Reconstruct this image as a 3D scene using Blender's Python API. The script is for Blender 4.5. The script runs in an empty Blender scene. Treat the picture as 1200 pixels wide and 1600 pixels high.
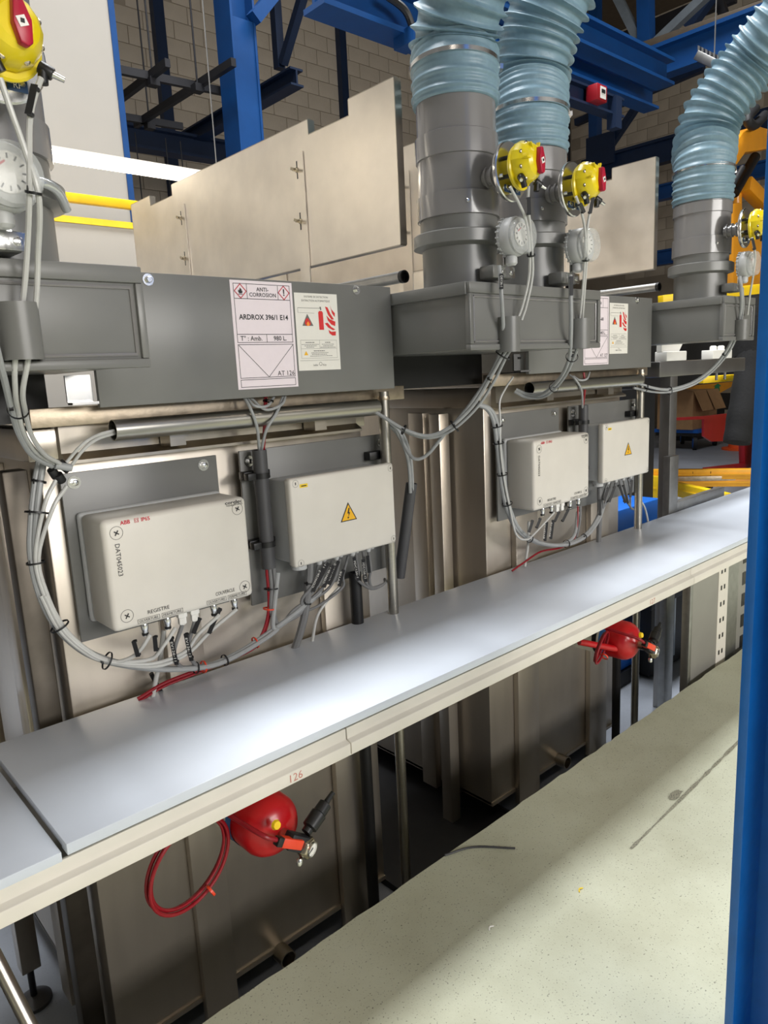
import bpy, bmesh, math, random
from mathutils import Vector, Matrix
random.seed(7)
SC = bpy.context.scene
COL = SC.collection
V = Vector
# ------------------------------------------------------------------ camera
FPX = 1122.05
CAMP = V((0, 0, 1.55))
_yaw, _pitch, _roll = 0.729307735, 0.188608984, -0.0489139296
_cy, _sy, _cp, _sp = math.cos(_yaw), math.sin(_yaw), math.cos(_pitch), math.sin(_pitch)
_f = V((_sy*_cp, _cy*_cp, -_sp)); _r0 = V((_cy, -_sy, 0)); _u0 = _r0.cross(_f)
_r = _r0*math.cos(_roll) + _u0*math.sin(_roll); _u = -_r0*math.sin(_roll) + _u0*math.cos(_roll)
cd = bpy.data.cameras.new('camera'); cam = bpy.data.objects.new('camera', cd); COL.objects.link(cam)
cd.sensor_fit = 'VERTICAL'; cd.sensor_height = 36.0; cd.lens = FPX/1600*36.0
cd.clip_start = 0.02; cd.clip_end = 100
cam.matrix_world = Matrix(((_r.x, _u.x, -_f.x, 0), (_r.y, _u.y, -_f.y, 0), (_r.z, _u.z, -_f.z, 1.55), (0, 0, 0, 1)))
SC.camera = cam
# ------------------------------------------------------------------ world + lamps + exposure
w = bpy.data.worlds.new('world'); SC.world = w; w.use_nodes = True
w.node_tree.nodes['Background'].inputs[0].default_value = (0.95, 0.92, 0.88, 1)
w.node_tree.nodes['Background'].inputs[1].default_value = 0.17
SC.view_settings.view_transform = 'Standard'; SC.view_settings.look = 'None'
SC.view_settings.gamma = 1; SC.view_settings.use_curve_mapping = False
SC.view_settings.exposure = 0.1
def area(name, loc, rot, sx, sy, watt, col):
    l = bpy.data.lights.new(name, 'AREA'); l.shape = 'RECTANGLE'; l.size = sx; l.size_y = sy; l.energy = watt; l.color = col
    o = bpy.data.objects.new(name, l); o.location = loc; o.rotation_euler = rot; COL.objects.link(o); return o
WARM = (1.0, 0.90, 0.78); COOL = (0.96, 0.98, 1.0)
for i, x in enumerate((-2.0, 1.5, 5.0)):                       # aisle luminaires on the camera's side
    area('aisle_luminaire', (x, -1.9, 5.6), (math.radians(-22), 0, 0), 2.0, 0.8, 30, WARM)
for i, x in enumerate((0.2, 3.2, 6.4)):                        # luminaires over the line
    area('line_luminaire', (x, 3.3, 8.4), (0, 0, 0), 2.6, 1.5, 195, COOL).data.spread = math.radians(105)
area('hall_window', (2.0, -8.0, 3.4), (math.radians(82), 0, 0), 7.0, 2.0, 640, (1.0, 0.97, 0.93))
# ------------------------------------------------------------------ pixel rays (photo frame 1200x1600)
def ray(x, y): return _r*((x-600)/FPX) + _u*((800-y)/FPX) + _f
def pY(x, y, Y): d = ray(x, y); return CAMP + d*((Y-CAMP.y)/d.y)
def pX(x, y, X): d = ray(x, y); return CAMP + d*((X-CAMP.x)/d.x)
def pZ(x, y, Z): d = ray(x, y); return CAMP + d*((Z-CAMP.z)/d.z)
def proj(p):
    d = V(p) - CAMP; c = (d.dot(_r), d.dot(_u), d.dot(_f))
    return (600 + FPX*c[0]/c[2], 800 - FPX*c[1]/c[2]) if c[2] > 0.01 else (-9999, -9999)
# ------------------------------------------------------------------ materials
def lin(c): return tuple(((v/255)/12.92 if v/255 <= .04045 else ((v/255+.055)/1.055)**2.4) for v in c) + (1,)
MATS = {}
def mat(name, rgb, rough=.5, metal=0.0, var=.12, scale=8.0, bump=0.0, bscale=60.0, coat=0.0, stretch=(1, 1, 1), alpha=1.0, trans=0.0, rvar=0.0, rgb2=None, spec=None):
    m = bpy.data.materials.new(name); m.use_nodes = True; nt = m.node_tree; b = nt.nodes['Principled BSDF']
    tc = nt.nodes.new('ShaderNodeTexCoord'); mp = nt.nodes.new('ShaderNodeMapping'); mp.inputs['Scale'].default_value = stretch
    nt.links.new(tc.outputs['Object'], mp.inputs[0])
    n = nt.nodes.new('ShaderNodeTexNoise'); n.inputs['Scale'].default_value = scale; n.inputs['Detail'].default_value = 6
    nt.links.new(mp.outputs[0], n.inputs['Vector'])
    mx = nt.nodes.new('ShaderNodeMix'); mx.data_type = 'RGBA'
    c = lin(rgb)
    c2 = lin(rgb2) if rgb2 else tuple(min(1, v*(1+var)) for v in c[:3]) + (1,)
    c1 = tuple(v*(1-var) for v in c[:3]) + (1,)
    mx.inputs[6].default_value = c1; mx.inputs[7].default_value = c2
    rp = nt.nodes.new('ShaderNodeValToRGB'); rp.color_ramp.elements[0].position = .3; rp.color_ramp.elements[1].position = .7
    nt.links.new(n.outputs['Fac'], rp.inputs[0]); nt.links.new(rp.outputs[0], mx.inputs[0])
    nt.links.new(mx.outputs[2], b.inputs['Base Color'])
    b.inputs['Roughness'].default_value = rough; b.inputs['Metallic'].default_value = metal
    if spec is not None: b.inputs['Specular IOR Level'].default_value = spec
    if coat: b.inputs['Coat Weight'].default_value = coat; b.inputs['Coat Roughness'].default_value = .08
    if alpha < 1: b.inputs['Alpha'].default_value = alpha
    if trans: b.inputs['Transmission Weight'].default_value = trans
    if rvar:
        mr = nt.nodes.new('ShaderNodeMapRange'); mr.inputs[3].default_value = max(.02, rough-rvar); mr.inputs[4].default_value = rough+rvar
        nt.links.new(n.outputs['Fac'], mr.inputs[0]); nt.links.new(mr.outputs[0], b.inputs['Roughness'])
    if bump:
        nb = nt.nodes.new('ShaderNodeTexNoise'); nb.inputs['Scale'].default_value = bscale; nb.inputs['Detail'].default_value = 4
        nt.links.new(mp.outputs[0], nb.inputs['Vector'])
        bp = nt.nodes.new('ShaderNodeBump'); bp.inputs['Strength'].default_value = bump; bp.inputs['Distance'].default_value = .01
        nt.links.new(nb.outputs['Fac'], bp.inputs['Height']); nt.links.new(bp.outputs[0], b.inputs['Normal'])
    MATS[name] = m; return m
def emit(name, rgb, s):
    m = bpy.data.materials.new(name); m.use_nodes = True; b = m.node_tree.nodes['Principled BSDF']
    b.inputs['Base Color'].default_value = lin(rgb); b.inputs['Emission Color'].default_value = lin(rgb); b.inputs['Emission Strength'].default_value = s
    MATS[name] = m; return m
mat('steel', (192, 184, 172), .30, 1.0, .05, 3, 0, 90, stretch=(6, 6, 1), rvar=.05)
mat('rack_steel', (150, 148, 145), .35, .9, .08, 6, rvar=.06)
mat('tank_steel', (202, 193, 180), .36, .84, .05, 3, 0, 90, stretch=(5, 5, 1), rvar=.06)
mat('steel_sheet', (243, 235, 223), .40, 1.0, .07, 7, .02, 10, rvar=.12)
mat('steel_rough', (190, 176, 156), .42, 1.0, .16, 30, .05, 120, rvar=.1)
mat('steel_tube', (176, 172, 162), .32, 1.0, .05, 9, stretch=(1, 14, 14))
mat('steel_bright', (222, 222, 220), .2, 1.0, .05, 20)
mat('galv', (168, 168, 166), .42, 1.0, .1, 24)
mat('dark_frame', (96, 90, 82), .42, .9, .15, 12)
mat('grey_pvc', (116, 116, 113), .33, 0, .05, 7, .02, 20, rvar=.06)
mat('duct_pvc', (128, 126, 125), .2, 0, .04, 6, coat=.25, rvar=.05)
mat('dark_pvc', (72, 72, 74), .42, 0, .06, 15)
mat('hose_blue', (122, 150, 164), .42, 0, .10, 30, .12, 70)
mat('box_grey', (216, 211, 201), .42, 0, .03, 10)
mat('box_base', (190, 191, 190), .42, 0, .03, 10)
mat('plank_pvc', (208, 215, 225), .34, 0, .03, 5, .01, 30, rvar=.05)
mat('beam_pvc', (222, 217, 206), .45, 0, .04, 9)
mat('yellow', (232, 208, 20), .3, 0, .05, 20, coat=.3)
mat('yellow_paint', (246, 205, 20), .45, 0, .08, 10)
mat('ochre_paint', (226, 160, 24), .45, 0, .12, 6)
mat('red', (186, 16, 24), .3, 0, .05, 10, coat=.15)
mat('red_lever', (176, 22, 52), .35, 0, .05, 20)
mat('orange_red', (226, 66, 34), .35, 0, .05, 20)
mat('red_tube', (140, 12, 28), .35, 0, .05, 40)
mat('red_dark', (150, 20, 32), .4, 0, .1, 6)
mat('black', (22, 22, 23), .42, 0, .1, 20)
mat('black_rubber', (34, 34, 36), .6, 0, .1, 20)
mat('cable_grey', (158, 160, 160), .42, 0, .05, 40)
mat('cable_dark', (120, 120, 120), .42, 0, .05, 40)
mat('tube_white', (206, 206, 202), .3, 0, .04, 40, trans=.15)
mat('white', (238, 236, 230), .45, 0, .02, 20)
mat('label_pink', (238, 226, 231), .4, 0, .01, 60)
mat('label_white', (234, 231, 222), .4, 0, .01, 60)
mat('ink', (30, 30, 32), .5, 0, .02, 20)
mat('ink_grey', (110, 108, 104), .5, 0, .02, 20)
mat('ink_red', (196, 36, 56), .5, 0, .02, 20)
mat('ink_faint', (200, 128, 116), .6, 0, .02, 20)
mat('ink_red_bright', (214, 40, 40), .5, 0, .02, 20)
mat('ink_orange', (250, 150, 50), .5, 0, .02, 20)
mat('ink_yellow', (240, 182, 28), .5, 0, .02, 20)
mat('label_yellow', (240, 206, 40), .5, 0, .02, 20)
mat('ink_blue', (30, 62, 100), .5, 0, .02, 20)
mat('label_blue', (60, 120, 190), .5, 0, .02, 20)
mat('blue_steel', (12, 66, 124), .4, 0, .08, 6, .03, 60)
mat('blue_column', (10, 104, 190), .42, 0, .07, 18, .10, 40)
mat('navy_steel', (20, 40, 70), .5, 0, .1, 5)
mat('black_steel', (44, 44, 48), .5, .4, .1, 8)
mat('grey_steel', (120, 128, 134), .5, .3, .1, 8)
mat('brown_steel', (96, 84, 70), .6, .2, .12, 8)
mat('clear', (225, 228, 226), .12, 0, .02, 20, alpha=.32)
mat('brass_hose', (205, 208, 206), .2, .6, .04, 20)
mat('cardboard', (176, 138, 98), .8, 0, .07, 9)
mat('orange', (240, 96, 40), .5, 0, .05, 9)
mat('robot_orange', (238, 158, 30), .4, 0, .06, 6, coat=.2)
mat('white_panel', (176, 171, 163), .35, 0, .02, 3)
mat('machine_black', (26, 27, 30), .5, .2, .2, 5)
mat('machine_blue', (16, 96, 190), .45, 0, .06, 6)
mat('grey_panel', (150, 148, 142), .38, .3, .04, 6)
mat('cloth_black', (11, 11, 12), .85, 0, .2, 20, .3, 40)
mat('green', (30, 140, 90), .5, 0, .05, 20)
mat('hex_metal', (190, 180, 160), .25, 1.0, .05, 30)
mat('dial', (232, 230, 224), .5, 0, .02, 30)
emit('led', (255, 243, 222), 7.0)
# block wall / floor
def wall_mat(name, a, b):
    m = mat(name, a, .85, 0, .1, 1.3, .25, 26, rgb2=b); return m
wall_mat('block_paint', (190, 178, 160), (206, 194, 176))
wall_mat('block_joint', (158, 146, 130), (172, 160, 142))
def floor_mat(name, base, dirt, speck=(70, 66, 58), sp=.66):
    m = bpy.data.materials.new(name); m.use_nodes = True; nt = m.node_tree; b = nt.nodes['Principled BSDF']; L = nt.links.new
    tc = nt.nodes.new('ShaderNodeTexCoord')
    n1 = nt.nodes.new('ShaderNodeTexNoise'); n1.inputs['Scale'].default_value = 2.3; n1.inputs['Detail'].default_value = 9; n1.inputs['Roughness'].default_value = .62
    n2 = nt.nodes.new('ShaderNodeTexNoise'); n2.inputs['Scale'].default_value = 190; n2.inputs['Detail'].default_value = 3
    n3 = nt.nodes.new('ShaderNodeTexNoise'); n3.inputs['Scale'].default_value = 14; n3.inputs['Detail'].default_value = 8
    for n in (n1, n2, n3): L(tc.outputs['Object'], n.inputs['Vector'])
    r1 = nt.nodes.new('ShaderNodeValToRGB'); r1.color_ramp.elements[0].position = .42; r1.color_ramp.elements[1].position = .72
    L(n1.outputs['Fac'], r1.inputs[0])
    m1 = nt.nodes.new('ShaderNodeMix'); m1.data_type = 'RGBA'; m1.inputs[6].default_value = lin(base); m1.inputs[7].default_value = lin(dirt)
    mu = nt.nodes.new('ShaderNodeMath'); mu.operation = 'MULTIPLY'; mu.inputs[1].default_value = .45; L(r1.outputs[0], mu.inputs[0]); L(mu.outputs[0], m1.inputs[0])
    r2 = nt.nodes.new('ShaderNodeValToRGB'); r2.color_ramp.elements[0].position = sp; r2.color_ramp.elements[1].position = sp+.06
    L(n2.outputs['Fac'], r2.inputs[0])
    m2 = nt.nodes.new('ShaderNodeMix'); m2.data_type = 'RGBA'; m2.inputs[7].default_value = lin(speck)
    mu2 = nt.nodes.new('ShaderNodeMath'); mu2.operation = 'MULTIPLY'; mu2.inputs[1].default_value = .7; L(r2.outputs[0], mu2.inputs[0])
    L(m1.outputs[2], m2.inputs[6]); L(mu2.outputs[0], m2.inputs[0]); L(m2.outputs[2], b.inputs['Base Color'])
    mr = nt.nodes.new('ShaderNodeMapRange'); mr.inputs[3].default_value = .38; mr.inputs[4].default_value = .62; L(n3.outputs['Fac'], mr.inputs[0]); L(mr.outputs[0], b.inputs['Roughness'])
    bp = nt.nodes.new('ShaderNodeBump'); bp.inputs['Strength'].default_value = .12; bp.inputs['Distance'].default_value = .004; L(n2.outputs['Fac'], bp.inputs['Height']); L(bp.outputs[0], b.inputs['Normal'])
    MATS[name] = m
floor_mat('floor_paint', (198, 200, 178), (146, 142, 112), sp=.635)
floor_mat('floor_worn', (150, 148, 128), (120, 114, 98), sp=.5)
floor_mat('pit_paint', (150, 156, 166), (120, 124, 132))
# ------------------------------------------------------------------ mesh builder
def frame(ax):
    ax = V(ax).normalized(); t = V((0, 0, 1)) if abs(ax.z) < .9 else V((1, 0, 0))
    u = t.cross(ax).normalized(); return u, ax.cross(u), ax
def smooth_path(pts, sub=6, closed=False):
    P = [V(p) for p in pts]
    if len(P) < 3: return P
    out = []; n = len(P)
    rng = range(n if closed else n-1)
    for i in rng:
        if closed: a, b, c, d = P[(i-1) % n], P[i], P[(i+1) % n], P[(i+2) % n]
        else:
            b, c = P[i], P[i+1]; a = P[i-1] if i else b*2-c; d = P[i+2] if i+2 < n else c*2-b
        for s in range(sub):
            t = s/sub
            out.append(.5*((2*b)+(c-a)*t+(2*a-5*b+4*c-d)*t*t+(3*b-a-3*c+d)*t**3))
    if not closed: out.append(P[-1])
    return out
_fc = {}
def glyphs(s, bold):
    k = (s, bold)
    if k not in _fc:
        cu = bpy.data.curves.new('t', 'FONT'); cu.body = s; cu.size = 1; cu.resolution_u = 2; cu.offset = bold; cu.fill_mode = 'BOTH'
        o = bpy.data.objects.new('t', cu); COL.objects.link(o)
        dg = bpy.context.evaluated_depsgraph_get(); me = o.evaluated_get(dg).to_mesh()
        vs = [tuple(v.co) for v in me.vertices]; fs = [tuple(p.vertices) for p in me.polygons]
        o.evaluated_get(dg).to_mesh_clear(); bpy.data.objects.remove(o); bpy.data.curves.remove(cu)
        _fc[k] = (vs, fs)
    return _fc[k]
class MB:
    def __init__(s): s.v = []; s.f = []
    def add(s, vs, fs):
        o = len(s.v); s.v += [V(v) for v in vs]; s.f += [tuple(i+o for i in f) for f in fs]; return s
    def box(s, x0, x1, y0, y1, z0, z1):
        return s.add([(x0, y0, z0), (x1, y0, z0), (x1, y1, z0), (x0, y1, z0), (x0, y0, z1), (x1, y0, z1), (x1, y1, z1), (x0, y1, z1)],
                     [(0, 3, 2, 1), (4, 5, 6, 7), (0, 1, 5, 4), (1, 2, 6, 5), (2, 3, 7, 6), (3, 0, 4, 7)])
    def obox(s, c, hx, hy, hz, X=(1, 0, 0), Y=(0, 1, 0), Z=(0, 0, 1)):
        c = V(c); X = V(X).normalized()*hx; Y = V(Y).normalized()*hy; Z = V(Z).normalized()*hz
        return s.add([c+X*a+Y*b+Z*d for d in (-1, 1) for a, b in ((-1, -1), (1, -1), (1, 1), (-1, 1))],
                     [(0, 3, 2, 1), (4, 5, 6, 7), (0, 1, 5, 4), (1, 2, 6, 5), (2, 3, 7, 6), (3, 0, 4, 7)])
    def lathe(s, prof, org, ax, n=24, cap=True):
        u, w_, a = frame(ax); org = V(org); vs = []; fs = []
        for r, t in prof:
            for i in range(n):
                an = 2*math.pi*i/n; vs.append(org + a*t + (u*math.cos(an)+w_*math.sin(an))*r)
        for j in range(len(prof)-1):
            for i in range(n):
                k = (i+1) % n; fs.append((j*n+i, j*n+k, (j+1)*n+k, (j+1)*n+i))
        if cap:
            fs.append(tuple(range(n))[::-1]); fs.append(tuple((len(prof)-1)*n+i for i in range(n)))
        return s.add(vs, fs)
    def cyl(s, p0, p1, r, r1=None, n=20):
        p0 = V(p0); d = V(p1)-p0; return s.lathe([(r, 0), (r if r1 is None else r1, d.length)], p0, d, n)
    def pipe(s, p0, p1, r, ri, n=28):           # open ended pipe
        p0 = V(p0); d = V(p1)-p0; L = d.length
        s.lathe([(ri, .0), (r, 0), (r, L), (ri, L), (ri, 0)], p0, d, n, cap=False); return s
    def tube(s, pts, r, n=8, sub=6, closed=False, rf=None):
        P = smooth_path(pts, sub, closed); m = len(P); vs = []; fs = []; u = None
        for i, p in enumerate(P):
            if closed: t = (P[(i+1) % m]-P[i-1]).normalized()
            else: t = (P[min(i+1, m-1)]-P[max(i-1, 0)]).normalized()
            if u is None: u = frame(t)[0]
            u = (u - t*u.dot(t)).normalized(); w_ = t.cross(u); rr = rf(i, m) if rf else r
            for k in range(n):
                an = 2*math.pi*k/n; vs.append(p+(u*math.cos(an)+w_*math.sin(an))*rr)
        for i in range(m if closed else m-1):
            for k in range(n):
                a, b = i*n+k, i*n+(k+1) % n; c, d = ((i+1) % m)*n+(k+1) % n, ((i+1) % m)*n+k
                fs.append((a, b, c, d))
        if not closed: fs.append(tuple(range(n))[::-1]); fs.append(tuple((m-1)*n+k for k in range(n)))
        return s.add(vs, fs)
    def prism(s, poly, org, U, W, D):            # polygon in plane (U,W), extruded by vector D
        org, U, W, D = V(org), V(U), V(W), V(D); n = len(poly)
        a = [org+U*p[0]+W*p[1] for p in poly]; vs = a + [p+D for p in a]
        return s.add(vs, [tuple(range(n))[::-1], tuple(range(n, 2*n))] + [(i, (i+1) % n, n+(i+1) % n, n+i) for i in range(n)])
    def poly(s, pts): return s.add(pts, [tuple(range(len(pts)))])
    def text(s, t, org, U, W, h, align='c', bold=0.0, wfit=None):
        vs, fs = glyphs(t, bold)
        if not vs: return s
        x0 = min(v[0] for v in vs); x1 = max(v[0] for v in vs); k = h/.70
        kx = k if wfit is None else wfit/max(1e-6, x1-x0)
        off = {'c': (x0+x1)/2, 'l': x0, 'r': x1}[align]
        org, U, W = V(org), V(U).normalized(), V(W).normalized()
        return s.add([org+U*((v[0]-off)*kx)+W*(v[1]*k) for v in vs], fs)
    def build(s, name, m, parent=None, bevel=0, seg=2, sharp=35, label=None):
        me = bpy.data.meshes.new(name)
        if parent is not None: loc = V(parent['_org']) if '_org' in parent else V((0, 0, 0))
        else:
            xs = [v.x for v in s.v]; ys = [v.y for v in s.v]; zs = [v.z for v in s.v]
            loc = V(((min(xs)+max(xs))/2, (min(ys)+max(ys))/2, min(zs)))
        me.from_pydata([tuple(v-loc) for v in s.v], [], s.f)
        if bevel:
            bm = bmesh.new(); bm.from_mesh(me); bmesh.ops.recalc_face_normals(bm, faces=bm.faces)
            ed = [e for e in bm.edges if len(e.link_faces) == 2 and e.calc_face_angle(0) > .6]
            bmesh.ops.bevel(bm, geom=ed, offset=bevel, offset_type='OFFSET', segments=seg, affect='EDGES', profile=.5, clamp_overlap=True)
            bm.to_mesh(me); bm.free()
        else:
            bm = bmesh.new(); bm.from_mesh(me); bmesh.ops.recalc_face_normals(bm, faces=bm.faces); bm.to_mesh(me); bm.free()
        me.polygons.foreach_set('use_smooth', [True]*len(me.polygons)); me.set_sharp_from_angle(angle=math.radians(sharp))
        me.materials.append(MATS[m])
        o = bpy.data.objects.new(name, me); COL.objects.link(o)
        o['_org'] = tuple(loc)
        if parent is not None: o.parent = parent
        else: o.location = loc
        if label: o['label'] = label
        return o
def tag(o, label, cat, group=None, kind=None):
    if label: o['label'] = label
    if cat: o['category'] = cat
    if group: o['group'] = group
    if kind: o['kind'] = kind
    return o
def thing(name, loc, label, cat, group=None):
    o = bpy.data.objects.new(name, None); o.empty_display_size = .05; COL.objects.link(o); o.location = V(loc); o['_org'] = tuple(loc)
    return tag(o, label, cat, group)
def struct(o): o['kind'] = 'structure'; return o
B = MB
class Sheet:                                     # flat print on a plane: u right, v down, in metres from the top-left corner
    def __init__(s, org, U, W, N): s.o, s.U, s.W, s.N = V(org), V(U).normalized(), V(W).normalized(), V(N).normalized()
    def P(s, x, y, k=1): return s.o+s.U*x-s.W*y+s.N*(k*.0005)
    def line(s, mb, x0, y0, x1, y1, w_, k=2):
        d = V((x1-x0, y1-y0)); n = V((-d.y, d.x)).normalized()*(w_/2)
        mb.poly([s.P(x0+n.x, y0+n.y, k), s.P(x1+n.x, y1+n.y, k), s.P(x1-n.x, y1-n.y, k), s.P(x0-n.x, y0-n.y, k)])
    def rect(s, mb, x0, y0, x1, y1, w_, k=2):
        s.line(mb, x0-w_/2, y0, x1+w_/2, y0, w_, k); s.line(mb, x0-w_/2, y1, x1+w_/2, y1, w_, k); s.line(mb, x0, y0, x0, y1, w_, k); s.line(mb, x1, y0, x1, y1, w_, k)
    def fill(s, mb, pts, k=2): mb.poly([s.P(x, y, k) for x, y in pts])
    def text(s, mb, t, x, y, h, align='c', bold=0.0, k=2, wfit=None): mb.text(t, s.P(x, y+h/2, k), s.U, s.W, h, align, bold, wfit)
    def vtext(s, mb, t, x, y, h, k=2): mb.text(t, s.P(x-h/2, y, k), -s.W, s.U, h, 'l')
    def disc(s, mb, x, y, r, k=2, n=20): s.fill(mb, [(x+r*math.cos(2*math.pi*i/n), y+r*math.sin(2*math.pi*i/n)) for i in range(n)], k)
    def ring(s, mb, x, y, r, w_, k=2, n=24):
        for i in range(n):
            a, b = 2*math.pi*i/n, 2*math.pi*(i+1)/n
            s.fill(mb, [(x+q*math.cos(t), y+q*math.sin(t)) for q, t in ((r, a), (r, b), (r-w_, b), (r-w_, a))], k)
#@@SETTING
# ================================================================== setting
EDGE = 1.464
pts = [(-4, -9), (9, -9), (9, EDGE)]
x = 8.95
while x > -4:
    pts.append((x, EDGE + random.uniform(-.004, .003))); x -= random.uniform(.03, .09)
pts.append((-4, EDGE))
fl = struct(B().prism(pts, (0, 0, 0), (1, 0, 0), (0, 1, 0), (0, 0, -.62)).build('floor', 'floor_paint'))
PIT = -.5
struct(B().box(-4, 5.4, EDGE-.02, 3.4, PIT-.1, PIT).build('floor', 'pit_paint'))
struct(B().box(5.4, 16.7, EDGE+.004, 11.2, -.6, 0).build('floor', 'pit_paint'))
struct(B().box(-4, 5.4, 3.4, 11.2, -.6, 0).build('floor', 'pit_paint'))
YB, XE = 11.0, 16.5
wb = struct(B().box(-4, XE+.2, YB, YB+.2, 0, 9).build('wall_back', 'block_joint'))
we = struct(B().box(XE, XE+.2, EDGE-6, YB, 0, 9).build('wall_right', 'block_joint'))
struct(B().box(-4, XE+.2, -9, YB+.2, 9, 9.1).build('ceiling', 'brown_steel'))
def wall_blocks(wall, along):
    base = None; n = 0
    for r in range(4, 36):
        z = r*.25+.125
        for c in range(0, 44):
            t = c*.5 + (.25 if r % 2 else 0)
            p = V((t-2, YB, z)) if along == 'x' else V((XE, t+1.6, z))
            px = proj(p)
            if along == 'x':
                ok = 165 < px[0] < 670 and -12 < px[1] < 330 and p.x < XE-.3
                if px[0] < 205: ok = ok and px[0] > 160+px[1]*.12
            else: ok = 872 < px[0] < 1195 and -12 < px[1] < 430 and p.y < YB-.2
            if not ok or n >= 300: continue
            n += 1
            if base is None:
                mb = MB()
                if along == 'x': mb.box(-.243, .243, -.014, 0, -.118, .118)
                else: mb.box(-.014, 0, -.243, .243, -.118, .118)
                base = bpy.data.meshes.new('block'); base.from_pydata([tuple(v) for v in mb.v], [], mb.f); base.materials.append(MATS['block_paint'])
            o = bpy.data.objects.new('block', base); COL.objects.link(o); o.parent = wall; o.location = p - V(wall['_org'])
wall_blocks(wb, 'x'); wall_blocks(we, 'y')
# a worn seam in the aisle floor
mb = MB()
a, b = pZ(985, 1327, 0), pZ(1158, 1155, 0)
pl = []; pr = []
for i in range(26):
    t = i/25; p = a.lerp(b, t); q = random.uniform(.002, .008)*(1.8 if i < 2 else 1)
    pl.append((p.x, p.y-q, .0012)); pr.append((p.x, p.y+q, .0012))
mb.poly(pl+pr[::-1]); tr = struct(mb.build('trim_1', 'floor_worn'))
mb = MB(); c = pZ(1055, 1243, 0)
mb.poly([(c.x+.06*math.cos(i*.52)*random.uniform(.6, 1), c.y+.018*math.sin(i*.52)*random.uniform(.6, 1), .0014) for i in range(12)]); struct(mb.build('trim_2', 'floor_worn'))
# ================================================================== front beam with white cover planks
YF = 1.32
def zf(px, py, Y=YF): return pY(px, py, Y).z
beam = thing('support_beam', (2.4, 1.35, .6), 'cream plastic channel beam running under the white cover planks in front of the tanks', 'beam')
XJ = pY(547, 1140, YF).x
for i, (x0, x1) in enumerate(((-1.2, XJ-.0015), (XJ+.0015, pY(1085, 905, YF).x-.001), (pY(1085, 905, YF).x+.001, 4.6))):
    mb = MB().prism([(0, .611), (.012, .611), (.012, .602), (.5, .602), (.5, .7035), (.485, .7035), (.485, .612), (.024, .614), (.024, .677), (.016, .677), (.016, .648), (0, .642)], (x0, YF, 0), (0, 1, 0), (0, 0, 1), (x1-x0, 0, 0))
    mb.build('channel_segment', 'beam_pvc', beam, bevel=.0015)
for s_, (px, py) in (('126', (462, 1200)), ('127', (1020, 926))):
    p = pY(px, py, YF); B().text(s_, (p.x, YF-.0008, .6165), (1, 0, 0), (0, 0, 1), .020, bold=-.008).build('marked_number', 'ink_faint', beam, label='number handwritten in red on the channel')
pA = pZ(85, 1318, .715)
mb = MB().prism([(-.012, .699), (-.012, .722), (.515, .722), (.515, .704), (0.02, .704), (0.02, .699)], (pA.x+.012, YF, 0), (0, 1, 0), (0, 0, 1), (4.9-pA.x, 0, 0))
tag(mb.build('cover_plank', 'plank_pvc', None, bevel=.0015), 'long white plastic cover plank lying along the beam before both tanks', 'plank', 'white cover planks')
mb = MB().prism([(0, .684), (0, .704), (.48, .704), (.48, .684)], (pA.x-1.5, YF, 0), (0, 1, 0), (0, 0, 1), (1.505, 0, 0))
tag(mb.build('cover_plank', 'plank_pvc', None, bevel=.0015), 'short end of a lower white plank cut off by the left picture edge', 'plank', 'white cover planks')
for x0_, x1_, y0_, y1_, lb in ((1.68, 2.40, 1.50, 2.9, 'added black tray darkening the pit floor between the two tanks'), (-.1, .44, 1.50, 2.02, 'added black tray darkening the pit floor left of the nearer tank')):  # black trays added to darken the pit floor in place of shade
    dt = thing('shade_tray', ((x0_+x1_)/2, (y0_+y1_)/2, PIT), lb, 'tray', 'added dark pit trays')
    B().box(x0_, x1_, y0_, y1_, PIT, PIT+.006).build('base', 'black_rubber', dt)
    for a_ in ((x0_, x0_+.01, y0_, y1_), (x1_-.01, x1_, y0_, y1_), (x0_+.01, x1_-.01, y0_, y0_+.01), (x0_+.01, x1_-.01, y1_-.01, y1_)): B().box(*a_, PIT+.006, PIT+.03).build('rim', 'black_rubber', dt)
# adjustable leg and strut standing in the pit at the lower left
lg = thing('levelling_leg', (.45, 2.35, PIT), 'square steel leg on a round levelling foot in the dark pit at lower left', 'leg')
pf = pZ(55, 1565, PIT)
lg.location = pf; lg['_org'] = tuple(pf)
B().box(pf.x-.03, pf.x+.03, pf.y-.03, pf.y+.03, PIT+.14, .6).build('square_tube', 'steel', lg, bevel=.003)
B().cyl((pf.x, pf.y, PIT+.015), (pf.x, pf.y, PIT+.16), .011).build('threaded_rod', 'black', lg)
B().lathe([(.055, 0), (.055, .012), (.02, .03)], (pf.x, pf.y, PIT), (0, 0, 1)).build('foot_disc', 'dark_pvc', lg)
p0, p1 = pY(-15, 1480, 1.72), pY(48, 1605, 1.62)
tag(B().cyl(p0, p1 + (p1-p0)*.6, .016).build('strut', 'steel'), 'slanted steel strut at the very bottom left corner below the beam', 'strut')

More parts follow.
